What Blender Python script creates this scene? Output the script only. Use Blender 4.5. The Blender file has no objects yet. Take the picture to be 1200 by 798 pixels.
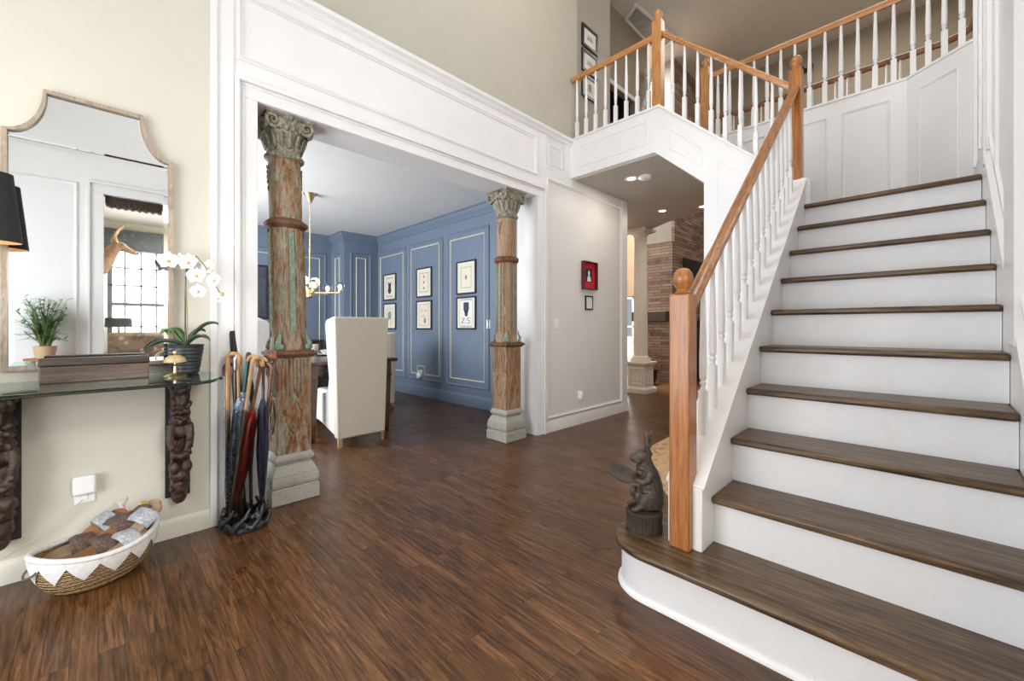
import bpy, math, random
from mathutils import Vector, Matrix
random.seed(7)
PI = math.pi
C = bpy.context.scene.collection
sc = bpy.context.scene

# ------------------------------------------------------------------ helpers
class MB:
    def __init__(s): s.v = []; s.f = []
    def add(s, vs, fs):
        o = len(s.v); s.v += [tuple(v) for v in vs]; s.f += [tuple(i + o for i in f) for f in fs]; return s
    def box(s, x0, y0, z0, x1, y1, z1):
        vs = [(x0,y0,z0),(x1,y0,z0),(x1,y1,z0),(x0,y1,z0),(x0,y0,z1),(x1,y0,z1),(x1,y1,z1),(x0,y1,z1)]
        return s.add(vs, [(0,3,2,1),(4,5,6,7),(0,1,5,4),(1,2,6,5),(2,3,7,6),(3,0,4,7)])
    def taper(s, cx, cy, z0, z1, a0, b0, a1, b1, dx=0, dy=0):
        vs = [(cx-a0,cy-b0,z0),(cx+a0,cy-b0,z0),(cx+a0,cy+b0,z0),(cx-a0,cy+b0,z0),
              (cx+dx-a1,cy+dy-b1,z1),(cx+dx+a1,cy+dy-b1,z1),(cx+dx+a1,cy+dy+b1,z1),(cx+dx-a1,cy+dy+b1,z1)]
        return s.add(vs, [(0,3,2,1),(4,5,6,7),(0,1,5,4),(1,2,6,5),(2,3,7,6),(3,0,4,7)])
    def prism(s, poly, ax, a, b):
        def P(u, w, t): return {'x': (t,u,w), 'y': (u,t,w), 'z': (u,w,t)}[ax]
        n = len(poly)
        vs = [P(u,w,a) for u,w in poly] + [P(u,w,b) for u,w in poly]
        return s.add(vs, [tuple(range(n-1,-1,-1)), tuple(range(n,2*n))] + [(i,(i+1)%n,n+(i+1)%n,n+i) for i in range(n)])
    def lathe(s, prof, n=24, c=(0,0,0), sx=1, sy=1, rot=0):
        vs = []; fs = []
        for r, z in prof:
            for k in range(n):
                a = 2*PI*k/n + rot
                vs.append((c[0]+r*sx*math.cos(a), c[1]+r*sy*math.sin(a), c[2]+z))
        for i in range(len(prof)-1):
            for k in range(n):
                k2 = (k+1) % n
                fs.append((i*n+k, i*n+k2, (i+1)*n+k2, (i+1)*n+k))
        fs.append(tuple(range(n-1,-1,-1))); m = (len(prof)-1)*n
        fs.append(tuple(range(m, m+n)))
        return s.add(vs, fs)
    def tube(s, path, r, n=10, flat=1.0):
        path = [Vector(p) for p in path]; N = len(path)
        rs = r if isinstance(r, (list, tuple)) else [r]*N
        vs = []; fs = []
        t0 = (path[1]-path[0]).normalized()
        up = Vector((0,0,1)) if abs(t0.z) < .9 else Vector((1,0,0))
        nrm = (up - t0*up.dot(t0)).normalized()
        for i, p in enumerate(path):
            t = (path[min(i+1,N-1)] - path[max(i-1,0)]).normalized()
            nrm = (nrm - t*nrm.dot(t)).normalized(); b = t.cross(nrm)
            for k in range(n):
                a = 2*PI*k/n
                vs.append(p + nrm*math.cos(a)*rs[i]*flat + b*math.sin(a)*rs[i])
        for i in range(N-1):
            for k in range(n):
                k2 = (k+1) % n
                fs.append((i*n+k, i*n+k2, (i+1)*n+k2, (i+1)*n+k))
        fs.append(tuple(range(n-1,-1,-1))); fs.append(tuple(range((N-1)*n, N*n)))
        return s.add(vs, fs)
    def sweep(s, sec, path, closed=False):
        # sec: (side, z) points; the path's horizontal mitre keeps the section upright
        path = [Vector(p) for p in path]; N = len(path); n = len(sec); vs = []; fs = []
        for i, p in enumerate(path):
            def hd(a, b):
                d = b-a; d.z = 0; return d.normalized()
            if closed: d1 = hd(path[i-1], p); d2 = hd(p, path[(i+1)%N])
            else:
                d1 = hd(path[max(i-1,0)], path[max(i,1)]); d2 = hd(path[min(i,N-2)], path[min(i+1,N-1)])
            m = (d1+d2).normalized(); k = 1/max(.3, m.dot(d1))
            side = Vector((m.y, -m.x, 0))*k
            for u, w in sec: vs.append(p + side*u + Vector((0,0,w)))
        for i in range(N if closed else N-1):
            j = (i+1) % N
            for k in range(n):
                k2 = (k+1) % n
                fs.append((i*n+k, i*n+k2, j*n+k2, j*n+k))
        if not closed:
            fs.append(tuple(range(n-1,-1,-1))); fs.append(tuple(range((N-1)*n, N*n)))
        return s.add(vs, fs)
    def ball(s, c, r, n=14, m=9, rot=None):
        if not isinstance(r, (list, tuple)): r = (r,r,r)
        R = rot if rot else Matrix.Identity(3); c = Vector(c)
        vs = [c + R @ Vector((0,0,-r[2]))]; fs = []
        for j in range(1, m):
            ph = -PI/2 + PI*j/m
            for k in range(n):
                a = 2*PI*k/n
                vs.append(c + R @ Vector((r[0]*math.cos(ph)*math.cos(a), r[1]*math.cos(ph)*math.sin(a), r[2]*math.sin(ph))))
        vs.append(c + R @ Vector((0,0,r[2])))
        for k in range(n): fs.append((0, 1+(k+1)%n, 1+k))
        for j in range(m-2):
            for k in range(n):
                a = 1+j*n; fs.append((a+k, a+(k+1)%n, a+n+(k+1)%n, a+n+k))
        t = len(vs)-1; a = 1+(m-2)*n
        for k in range(n): fs.append((a+k, a+(k+1)%n, t))
        return s.add(vs, fs)
    def xf(s, M):
        s.v = [tuple(M @ Vector(v)) for v in s.v]; return s
    def merge(s, o, M=None):
        vs = [tuple(M @ Vector(v)) for v in o.v] if M else o.v
        return s.add(vs, o.f)
    def build(s, name, mat, parent=None, bev=0, ang=35, remesh=0, smooth=True, seg=2, disp=None):
        me = bpy.data.meshes.new(name); me.from_pydata(s.v, [], s.f); me.validate()
        o = bpy.data.objects.new(name, me); C.objects.link(o)
        if mat: me.materials.append(mat)
        if parent: o.parent = parent
        if smooth:
            me.polygons.foreach_set('use_smooth', [True]*len(me.polygons))
            if not remesh: me.set_sharp_from_angle(angle=math.radians(ang))
        if remesh:
            m = o.modifiers.new('r', 'REMESH'); m.mode = 'VOXEL'; m.voxel_size = remesh; m.use_smooth_shade = True
            m = o.modifiers.new('s', 'SMOOTH'); m.iterations = 3
        if disp:
            tx = bpy.data.textures.new(name, 'CLOUDS'); tx.noise_scale = disp[1]; tx.noise_depth = 2
            m = o.modifiers.new('d', 'DISPLACE'); m.texture = tx; m.strength = disp[0]; m.mid_level = .5; m.texture_coords = 'LOCAL'
        if bev:
            m = o.modifiers.new('b', 'BEVEL'); m.width = bev; m.segments = seg; m.limit_method = 'ANGLE'; m.angle_limit = math.radians(40)
            m.harden_normals = False
        return o

def tag(o, label=None, cat=None, group=None, kind=None):
    if label: o['label'] = label
    if cat: o['category'] = cat
    if group: o['group'] = group
    if kind: o['kind'] = kind
    return o
def thing(name, label, cat, loc=(0,0,0), rz=0, group=None):
    o = bpy.data.objects.new(name, None); C.objects.link(o); o.location = loc; o.rotation_euler = (0,0,rz); o.empty_display_size = .05
    return tag(o, label, cat, group)
def kids(o): return [c for c in bpy.data.objects if c.parent == o]
def dup(root, loc=None, rz=None, label=None):
    r = root.copy(); C.objects.link(r)
    if loc is not None: r.location = loc
    if rz is not None: r.rotation_euler = (0,0,rz)
    if label: r['label'] = label
    for ch in kids(root):
        c = ch.copy(); C.objects.link(c); c.parent = r
        for g in kids(ch):
            d = g.copy(); C.objects.link(d); d.parent = c
    return r
def S(name, mb, mat, **k):
    o = mb.build(name, mat, **k); o['kind'] = 'structure'; return o

# ------------------------------------------------------------------ materials
def nt(name):
    m = bpy.data.materials.new(name); m.use_nodes = True
    t = m.node_tree; b = t.nodes['Principled BSDF']; return m, t, b
def c4(c): return (c[0], c[1], c[2], 1)
def ramp(t, fac, stops, interp='LINEAR'):
    r = t.nodes.new('ShaderNodeValToRGB'); r.color_ramp.interpolation = interp
    e = r.color_ramp.elements
    while len(e) < len(stops): e.new(.5)
    for i, (p, c) in enumerate(stops): e[i].position = p; e[i].color = c4(c)
    t.links.new(fac, r.inputs[0]); return r.outputs[0]
def coords(t, scale=(1,1,1), rot=(0,0,0), kind='Object'):
    tc = t.nodes.new('ShaderNodeTexCoord'); mp = t.nodes.new('ShaderNodeMapping')
    mp.inputs['Scale'].default_value = scale; mp.inputs['Rotation'].default_value = rot
    t.links.new(tc.outputs[kind], mp.inputs[0]); return mp.outputs[0]
def noise(t, vec, sc_=5, det=4, rough=.55, dist=0):
    n = t.nodes.new('ShaderNodeTexNoise'); n.inputs['Scale'].default_value = sc_; n.inputs['Detail'].default_value = det
    n.inputs['Roughness'].default_value = rough; n.inputs['Distortion'].default_value = dist
    t.links.new(vec, n.inputs['Vector']); return n.outputs[0]
def bump(t, b, h, strength=.2, dist=.01):
    n = t.nodes.new('ShaderNodeBump'); n.inputs['Strength'].default_value = strength; n.inputs['Distance'].default_value = dist
    t.links.new(h, n.inputs['Height']); t.links.new(n.outputs[0], b.inputs['Normal'])
def mixc(t, fac, a, b, mode='MIX'):
    m = t.nodes.new('ShaderNodeMix'); m.data_type = 'RGBA'; m.blend_type = mode
    if isinstance(fac, (int, float)): m.inputs[0].default_value = fac
    else: t.links.new(fac, m.inputs[0])
    for i, x in ((6, a), (7, b)):
        if isinstance(x, tuple): m.inputs[i].default_value = c4(x)
        else: t.links.new(x, m.inputs[i])
    return m.outputs[2]
def plain(name, col, rough=.5, metal=0, var=.06, scale=6, bmp=0, spec=.5, emis=None, trans=0, coat=0, noise_rough=.5):
    m, t, b = nt(name)
    v = coords(t); n = noise(t, v, scale, 3, noise_rough)
    lo = tuple(max(0, c*(1-var)) for c in col); hi = tuple(min(1, c*(1+var)) for c in col)
    t.links.new(ramp(t, n, [(.3, lo), (.7, hi)]), b.inputs['Base Color'])
    b.inputs['Roughness'].default_value = rough; b.inputs['Metallic'].default_value = metal
    b.inputs['Specular IOR Level'].default_value = spec
    if bmp: bump(t, b, noise(t, v, scale*8, 4), bmp, .003)
    if emis: b.inputs['Emission Color'].default_value = c4(emis[0]); b.inputs['Emission Strength'].default_value = emis[1]
    if trans: b.inputs['Transmission Weight'].default_value = trans
    if coat: b.inputs['Coat Weight'].default_value = coat; b.inputs['Coat Roughness'].default_value = .15
    return m
def wood(name, cols, stretch=(14,14,1), rough=.4, coat=0, scale=3, bmp=.08):
    m, t, b = nt(name)
    v = coords(t, stretch); n = noise(t, v, scale, 8, .62, .6)
    n2 = noise(t, coords(t, (stretch[0]*5, stretch[1]*5, stretch[2]*5)), scale, 3, .7)
    col = ramp(t, n, [(.36, cols[0]), (.5, cols[1]), (.64, cols[2])])
    col = mixc(t, ramp(t, n2, [(.45, (0,0,0)), (.6, (.35,.35,.35))]), col, cols[0])
    t.links.new(col, b.inputs['Base Color']); b.inputs['Roughness'].default_value = rough
    if coat: b.inputs['Coat Weight'].default_value = coat; b.inputs['Coat Roughness'].default_value = .2
    bump(t, b, n, bmp, .002); return m

def floor_mat():
    m, t, b = nt('oak_floor')
    v = coords(t, rot=(0,0,PI/2))
    br = t.nodes.new('ShaderNodeTexBrick'); t.links.new(v, br.inputs['Vector'])
    br.offset = .37; br.inputs['Color1'].default_value = c4((0,0,0)); br.inputs['Color2'].default_value = c4((1,1,1)); br.inputs['Mortar'].default_value = c4((.5,.5,.5))
    br.inputs['Scale'].default_value = 1; br.inputs['Mortar Size'].default_value = .0011; br.inputs['Mortar Smooth'].default_value = .3
    br.inputs['Brick Width'].default_value = .83; br.inputs['Row Height'].default_value = .066; br.inputs['Bias'].default_value = 0
    # per plank offset of the grain
    tc = t.nodes.new('ShaderNodeTexCoord')
    ad = t.nodes.new('ShaderNodeVectorMath'); ad.operation = 'MULTIPLY_ADD'
    t.links.new(br.outputs['Color'], ad.inputs[0]); ad.inputs[1].default_value = (7,7,7); t.links.new(tc.outputs['Object'], ad.inputs[2])
    mp = t.nodes.new('ShaderNodeMapping'); mp.inputs['Scale'].default_value = (22, 1.6, 1); t.links.new(ad.outputs[0], mp.inputs[0])
    g = noise(t, mp.outputs[0], 2.2, 8, .65, 1.2)
    mp2 = t.nodes.new('ShaderNodeMapping'); mp2.inputs['Scale'].default_value = (160, 5, 1); t.links.new(ad.outputs[0], mp2.inputs[0])
    g2 = noise(t, mp2.outputs[0], 1.5, 3, .6)
    base = ramp(t, g, [(.32, (.022,.008,.003)), (.44, (.088,.037,.012)), (.56, (.155,.069,.026)), (.70, (.24,.115,.048))])
    pl = ramp(t, br.outputs['Color'], [(0, (.62,.60,.58)), (1, (1.0,.97,.93))])
    col = mixc(t, 1.0, base, pl, 'MULTIPLY')
    col = mixc(t, ramp(t, g2, [(.5, (0,0,0)), (.7, (.5,.5,.5))]), col, (.028,.013,.007))
    col = mixc(t, br.outputs['Fac'], col, (.012,.006,.003))
    t.links.new(col, b.inputs['Base Color'])
    rr = ramp(t, noise(t, coords(t), 3, 4), [(.3, (.27,.27,.27)), (.7, (.40,.40,.40))])
    t.links.new(rr, b.inputs['Roughness'])
    bump(t, b, g, .06, .002)
    return m
def stone_mat():
    m, t, b = nt('stacked_stone')
    tc = t.nodes.new('ShaderNodeTexCoord'); sp = t.nodes.new('ShaderNodeSeparateXYZ'); t.links.new(tc.outputs['Object'], sp.inputs[0])
    a = t.nodes.new('ShaderNodeMath'); a.operation = 'ADD'; t.links.new(sp.outputs[0], a.inputs[0]); t.links.new(sp.outputs[1], a.inputs[1])
    cb = t.nodes.new('ShaderNodeCombineXYZ'); t.links.new(a.outputs[0], cb.inputs[0]); t.links.new(sp.outputs[2], cb.inputs[1])
    br = t.nodes.new('ShaderNodeTexBrick'); t.links.new(cb.outputs[0], br.inputs['Vector']); br.offset = .43; br.squash = .7; br.squash_frequency = 3
    br.inputs['Color1'].default_value = c4((0,0,0)); br.inputs['Color2'].default_value = c4((1,1,1)); br.inputs['Mortar'].default_value = c4((0,0,0))
    br.inputs['Scale'].default_value = 1; br.inputs['Mortar Size'].default_value = .004; br.inputs['Brick Width'].default_value = .42; br.inputs['Row Height'].default_value = .058
    col = ramp(t, br.outputs['Color'], [(0, (.17,.09,.065)), (.35, (.28,.165,.115)), (.7, (.38,.255,.19)), (1, (.46,.37,.32))])
    col = mixc(t, ramp(t, noise(t, cb.outputs[0], 9, 5), [(.4, (0,0,0)), (.65, (.7,.7,.7))]), col, (.31,.26,.235))
    col = mixc(t, br.outputs['Fac'], col, (.07,.05,.045)); t.links.new(col, b.inputs['Base Color']); b.inputs['Roughness'].default_value = .8
    inv = t.nodes.new('ShaderNodeMath'); inv.operation = 'SUBTRACT'; inv.inputs[0].default_value = 1; t.links.new(br.outputs['Fac'], inv.inputs[1])
    bump(t, b, inv.outputs[0], .6, .01); return m
def distressed(name, stops, scale=(9,9,3), metal=0, rough=.8, bmp=.5):
    m, t, b = nt(name)
    stops = [(.5+(p-.5)*.55, c) for p, c in stops]
    n = noise(t, coords(t, scale), 1.6, 10, .72, .8)
    n2 = noise(t, coords(t, (scale[0]*5, scale[1]*5, scale[2]*2)), 1.5, 8, .8)
    a = ramp(t, n, stops)
    k = ramp(t, n2, [(.40, (0,0,0)), (.56, (.85,.85,.85))])
    n3 = noise(t, coords(t, (scale[0]*1.7, scale[1]*1.7, scale[2]*1.2)), 2.3, 9, .75)
    c = ramp(t, n3, stops[::-1] if False else [(p, stops[-1-i][1]) for i, (p, _) in enumerate(stops)])
    t.links.new(mixc(t, k, a, c), b.inputs['Base Color']); b.inputs['Roughness'].default_value = rough
    bump(t, b, n2, bmp, .006); return m

W = plain('white_paint', (.84,.84,.85), .38, var=.015, spec=.4)
WG = plain('pale_grey_paint', (.76,.765,.78), .5, var=.012)
RISER = distressed('scuffed_white_riser', [(.0,(.74,.75,.77)), (.45,(.79,.80,.82)), (.62,(.80,.80,.82)), (1,(.72,.71,.70))], (3,3,3), rough=.45, bmp=.02)
CREAM = plain('cream_wall', (.68,.655,.56), .6, var=.015)
GREIGE = plain('greige_wall', (.50,.475,.40), .7, var=.02)
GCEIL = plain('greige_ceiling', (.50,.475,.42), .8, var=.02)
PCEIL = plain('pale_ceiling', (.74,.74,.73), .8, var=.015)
BLUE = plain('blue_paint', (.152,.197,.270), .5, var=.02)
GILT = plain('pale_gilt', (.62,.58,.44), .45, var=.05)
FLOOR = floor_mat()
TREADX = wood('stained_oak_tread', [(.030,.014,.006), (.108,.060,.024), (.19,.118,.056)], (22,1.4,22), .42, .08, 3, .15)
STEPNOSE = wood('tread_nosing', [(.07,.032,.014), (.14,.07,.03), (.22,.12,.055)], (22,2,22), .35, .2)
OAK = wood('golden_oak', [(.27,.090,.020), (.40,.150,.038), (.48,.205,.060)], (24,24,1.6), .32, .35)
OAKH = wood('golden_oak_rail', [(.17,.062,.018), (.36,.145,.040), (.47,.22,.075)], (4,30,6), .32, .35)
OAKL = wood('pale_golden_oak', [(.42,.17,.05), (.54,.25,.085), (.62,.33,.13)], (26,2,26), .3, .4)
OAKV = wood('pale_golden_oak_post', [(.38,.145,.04), (.50,.225,.07), (.58,.30,.11)], (26,26,2), .3, .4)
STONE = stone_mat()
COLP = distressed('peeling_column_paint', [(.20,(.055,.028,.015)), (.36,(.25,.11,.045)), (.47,(.36,.22,.13)), (.55,(.22,.27,.21)), (.70,(.46,.42,.33))], (10,10,3.5))
COLW = distressed('bare_orange_column_wood', [(.20,(.08,.035,.016)), (.38,(.30,.13,.05)), (.47,(.38,.20,.10)), (.53,(.27,.28,.22)), (.62,(.36,.19,.09)), (.75,(.50,.47,.41))], (11,11,2.8))
CAPM = distressed('weathered_capital', [(.25,(.04,.03,.02)), (.42,(.20,.16,.115)), (.53,(.20,.22,.16)), (.64,(.44,.39,.31)), (.8,(.56,.52,.44))], (14,14,14), bmp=.8)
BASEM = distressed('chalky_grey_base', [(.2,(.24,.22,.19)), (.45,(.42,.40,.35)), (.6,(.36,.38,.33)), (.8,(.52,.50,.46))], (12,12,12), bmp=.7)
RINGM = distressed('dark_worn_wood', [(.2,(.05,.02,.012)), (.5,(.14,.06,.03)), (.8,(.25,.13,.07))], (10,10,10), bmp=.3)
GREENP = distressed('green_worn_paint', [(.2,(.08,.12,.09)), (.5,(.17,.30,.22)), (.7,(.28,.36,.27)), (.9,(.35,.2,.1))], (24,24,24), bmp=.8)
CARVED = distressed('carved_dark_hardwood', [(.2,(.012,.006,.004)), (.5,(.045,.020,.013)), (.75,(.10,.048,.03))], (14,14,10), rough=.4, bmp=.6)
BRONZE = distressed('brown_bronze', [(.2,(.025,.018,.014)), (.5,(.062,.046,.036)), (.8,(.12,.10,.08))], (14,14,14), rough=.45, bmp=.3)
BLACK = plain('black_gloss', (.012,.012,.013), .3, var=.2)
BLACKM = plain('black_matt', (.02,.02,.021), .7, var=.25, scale=40)
BRASS = plain('brushed_brass', (.72,.56,.30), .28, 1.0, .05)
SILVER = plain('chrome', (.75,.75,.75), .15, 1.0, .03)
CHAMP = distressed('champagne_leaf_frame', [(.2,(.22,.15,.10)), (.5,(.42,.33,.24)), (.8,(.58,.50,.40))], (20,20,6), rough=.35, bmp=.2)
LINEN = plain('oatmeal_linen', (.66,.625,.53), .9, var=.035, scale=70, bmp=.25)
LINENW = plain('white_linen', (.74,.74,.72), .9, var=.03, scale=30, bmp=.2)
LEGW = wood('light_wood_leg', [(.28,.17,.08), (.42,.28,.14), (.55,.38,.2)], (20,20,2), .5)
MAHOG = wood('dark_mahogany', [(.028,.012,.007), (.065,.026,.014), (.11,.048,.026)], (16,2,16), .22, .5)
MAHOGV = wood('mahogany_leg', [(.035,.014,.008), (.085,.032,.018), (.13,.055,.03)], (16,16,2), .25, .5)
PAPER = plain('ivory_paper', (.72,.68,.56), .6, var=.04)
MATT = plain('white_mount', (.78,.76,.70), .6, var=.02)
INK = plain('navy_ink', (.03,.04,.085), .6, var=.2)
INKB = plain('sepia_ink', (.22,.15,.10), .6, var=.2)
INKP = plain('pink_wash', (.72,.42,.36), .6, var=.15, scale=20)
INKG = plain('grey_green_wash', (.26,.30,.24), .6, var=.2, scale=20)
CERAM = plain('white_glazed_ceramic', (.82,.82,.80), .12, var=.02)
PLAST = plain('white_plastic', (.90,.90,.90), .35, var=.01)
RED = plain('red_lacquer', (.62,.02,.03), .4, var=.12)
def glass_mat(name, tint, rough=0, ior=1.45):
    m, t, b = nt(name); b.inputs['Base Color'].default_value = c4(tint); b.inputs['Transmission Weight'].default_value = 1
    b.inputs['Roughness'].default_value = rough; b.inputs['IOR'].default_value = ior; return m
GLASS = glass_mat('green_edge_glass', (.62,.88,.80)); CLEAR = glass_mat('clear_glass', (.97,.98,.98), 0, 1.1)
m, t, b = nt('mirror_silver'); b.inputs['Base Color'].default_value = (.86,.88,.88,1); b.inputs['Metallic'].default_value = 1; b.inputs['Roughness'].default_value = .015; MIRR = m
BULB = plain('warm_bulb', (1,.9,.7), .4, emis=((1,.78,.5), 9)); DISC = plain('downlight_lens', (1,.95,.85), .4, emis=((1,.86,.66), 14))
GBULB = plain('frosted_lit_globe', (1,.95,.9), .3, emis=((1,.80,.66), 2.2))
# ------------------------------------------------------------------ room shell
YA = 2.794; YB = 3.074; ZC = 2.75; Z2 = 3.1; ZT = 6.4; WR = -.25
S('floor', MB().box(-1.7,-3.6,-.12,11.2,8.0,0), FLOOR)
# dining wall: cream entry part, white panelled part, header, closet part
S('wall_left', MB().box(-1.6,YA,0,.435,YB,ZT-.001), CREAM)
S('wall_dining', MB().prism([(.435,0),(.665,0),(.665,2.43),(3.15,2.43),(3.15,0),(3.3,0),(3.3,3.165),(.435,3.165)], 'y', YA, YB), W)
S('wall_hall', MB().box(3.3,YA,0,4.93,YB,3.165), WG)
S('wall_upper', MB().box(.435,YA+.012,3.165,3.85,YB,ZT), GREIGE)
S('wall_landing', MB().box(3.85,2.95,3.165,4.78,3.75,ZT), plain('taupe_wall', (.43,.385,.335), .7, var=.02))
# trims on the white panelled wall
def frame_trim(mb, pts, mapf, w=.022, d=.014):
    """raised bead along a closed outline given in wall (u,z) coordinates; mapf(u,z,out) -> xyz"""
    n = len(pts); cx = sum(p[0] for p in pts)/n; cz = sum(p[1] for p in pts)/n
    inner = []
    for i in range(n):
        p0 = Vector(pts[i-1]); p = Vector(pts[i]); p1 = Vector(pts[(i+1)%n])
        e1 = (p-p0).normalized(); e2 = (p1-p).normalized()
        n1 = Vector((-e1.y,e1.x)); n2 = Vector((-e2.y,e2.x))
        if n1.dot(Vector((cx,cz))-p) < 0: n1 = -n1
        if n2.dot(Vector((cx,cz))-p) < 0: n2 = -n2
        mm = (n1+n2).normalized(); mm *= 1/max(.3, mm.dot(n1)); inner.append(mm)
    rows = [(0,0),(0,d*.6),(w*.35,d),(w*.7,d*.45),(w,d*.35),(w,0)]
    vs = []; fs = []
    for i in range(n):
        for a, o in rows: vs.append(mapf(pts[i][0]+inner[i].x*a, pts[i][1]+inner[i].y*a, o))
    k = len(rows)
    for i in range(n):
        j = (i+1) % n
        for q in range(k-1): fs.append((i*k+q, i*k+q+1, j*k+q+1, j*k+q))
    mb.add(vs, fs)
def rect(a,b,c,d): return [(a,b),(c,b),(c,d),(a,d)]
wa = lambda u,z,o: (u, YA-o, z)
c = MB()
for x0, x1 in ((.55,.665),(3.15,3.262)):
    c.box(x0,YA-.012,0,x1,YA,2.43)
c.box(.55,YA-.012,2.431,3.262,YA,2.54)
for x0, x1 in ((.548,.572),(3.24,3.264)): c.box(x0,YA-.034,0,x1,YA-.0121,2.515)
c.box(.548,YA-.034,2.516,3.264,YA-.0121,2.542)
for x0, x1 in ((.585,.595),(3.217,3.227)): c.box(x0,YA-.02,0,x1,YA-.0121,2.496)
c.box(.585,YA-.02,2.497,3.227,YA-.0121,2.507)
S('trim_1', c, W, bev=.003)
S('trim_2', MB().box(.435,YA-.02,0,.468,YA,3.165).box(.468,YA-.008,0,.548,YA,3.165), W, bev=.003)
c = MB(); frame_trim(c, rect(.562,2.64,3.14,3.035), wa, .03, .02); frame_trim(c, rect(3.33,2.80,3.56,3.02), wa, .02, .014); S('trim_3', c, W)
c = MB(); frame_trim(c, rect(3.296,.14,4.80,2.655), wa, .03, .02); S('trim_4', c, W)
c = MB().box(3.262,YA-.008,0,3.30,YA,3.12).box(4.80,YA-.012,0,4.935,YA,2.752).box(3.30,YA-.008,2.655,4.80,YA,2.752).box(3.30,YA-.008,2.752,3.71,YA,2.80).box(3.60,YA-.008,2.8,3.71,YA,3.1)
S('trim_5', c, W, bev=.002)
cap = [(0,0),(-.006,.0),(-.02,.012),(-.022,.03),(-.045,.045),(-.05,.07),(0,.07)]
S('trim_6', MB().sweep([(-u,w) for u,w in cap], [(.435,YA,3.098),(3.71,YA,3.098)]), W)
bb = [(0,0),(.016,0),(.016,.075),(.010,.092),(.004,.10),(0,.10)]
S('baseboard_left', MB().sweep(bb, [(-1.6,YA,0),(.435,YA,0)]), plain('cream_trim', (.72,.70,.61), .45, var=.01))
S('baseboard_hall', MB().sweep([(u,w*1.2) for u,w in bb], [(3.264,YA,0),(4.945,YA,0),(4.945,7.6,0)]), W)
S('wall_passage', MB().box(4.82,YB,0,4.93,7.7,2.752), WG)
# dining room
S('wall_dining_right', MB().box(3.66,YB,0,3.78,7.7,ZC), BLUE)
S('wall_dining_return', MB().box(3.15,YB,0,3.66,YB+.004,ZC), BLUE)
S('wall_dining_back', MB().box(-.5,7.7,0,4.93,7.85,ZC), BLUE)
S('wall_dining_side', MB().box(-.5,YB,0,-.4,4.2,ZC).box(-.5,6.6,0,-.4,7.7,ZC).box(-.5,4.2,0,-.4,6.6,.7).box(-.5,4.2,2.4,-.4,6.6,ZC), BLUE)
S('window_1', MB().box(-.46,4.2,.7,-.42,4.26,2.4).box(-.46,6.54,.7,-.42,6.6,2.4).box(-.46,4.2,.7,-.42,6.6,.76).box(-.46,4.2,2.34,-.42,6.6,2.4).box(-.46,5.37,.7,-.42,5.43,2.4).box(-.46,4.2,1.5,-.42,6.6,1.54), W)
S('ceiling_dining', MB().box(-.5,YB,ZC,4.9,7.85,ZC+.25), PCEIL)
pil = [(3.02,7.15),(3.02,7.7)]
S('trim_7', MB().box(3.02,7.15,0,3.66,7.7,ZC), BLUE)
crown = [(0,0),(.012,0),(.018,.02),(.05,.05),(.07,.09),(.075,.11),(.09,.115),(.09,.13),(0,.13)]
S('trim_8', MB().sweep(crown, [(3.15,YB,ZC-.13),(3.66,YB,ZC-.13)][::-1]), BLUE)
S('trim_9', MB().sweep([(-u,w) for u,w in crown], [(3.66,YB,ZC-.13),(3.66,7.15,ZC-.13),(3.02,7.15,ZC-.13),(3.02,7.7,ZC-.13),(-.4,7.7,ZC-.13)]), BLUE)
S('baseboard_dining', MB().sweep([(-u*1.4,w*1.6) for u,w in bb], [(3.66,YB,0),(3.66,7.15,0),(3.02,7.15,0),(3.02,7.7,0),(-.4,7.7,0)]), BLUE)
wr = lambda u,z,o: (3.66-o, u, z); wp = lambda u,z,o: (u,7.15-o,z); ws = lambda u,z,o: (3.02-o,u,z); wk = lambda u,z,o: (u,7.7-o,z)
cb, cg = MB(), MB()
for a, b_ in ((6.26,7.07),(5.21,6.005),(4.17,4.94)):
    frame_trim(cb, rect(a-.09,.26,b_+.09 if b_ < 7 else 7.13,2.46), wr, .03, .02)
    if a == 5.21:
        o_ = [(a,.354),(5.60,.354),(5.60,.48),(5.82,.48),(5.82,.354),(b_,.354),(b_,2.375),(a,2.375)]
        for k in range(8):
            p, q = o_[k], o_[(k+1)%8]
            y0,y1 = sorted((p[0],q[0])); z0,z1 = sorted((p[1],q[1]))
            cg.box(3.66-.012,y0-.008,z0-.008,3.66,y1+.008,z1+.008)
    else: frame_trim(cg, rect(a,.354,b_,2.375), wr, .018, .014)
frame_trim(cb, rect(3.13,.26,3.51,2.42), wp, .03, .02); frame_trim(cg, rect(3.235,.354,3.42,2.34), wp, .018, .014)
frame_trim(cb, rect(7.22,.26,7.62,2.42), ws, .03, .02); frame_trim(cg, rect(7.33,.354,7.52,2.34), ws, .018, .014)
for a, b_ in ((2.3,2.92),(1.5,2.15),(.7,1.35),(-.2,.55)):
    frame_trim(cb, rect(a,.26,b_,2.42), wk, .03, .02); frame_trim(cg, rect(a+.1,.354,b_-.1,2.34), wk, .018, .014)
S('trim_10', cb, BLUE); S('trim_11', cg, GILT)
# upper floor slab, ceilings
slab = [(3.79,1.78),(3.79,3.65),(7.15,3.75),(6.92,3.62),(6.72,3.45),(6.52,3.15),(6.32,2.85),(6.17,2.55),(6.11,2.25),(6.1,1.9),(6.1,-.8),(4.84,-.8),(4.84,1.78)]
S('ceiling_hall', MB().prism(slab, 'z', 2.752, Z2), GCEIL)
S('ceiling', MB().box(-1.7,-1.0,ZT,11.2,8.0,ZT+.1), plain('taupe_ceiling', (.74,.705,.655), .8, var=.02))
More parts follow.
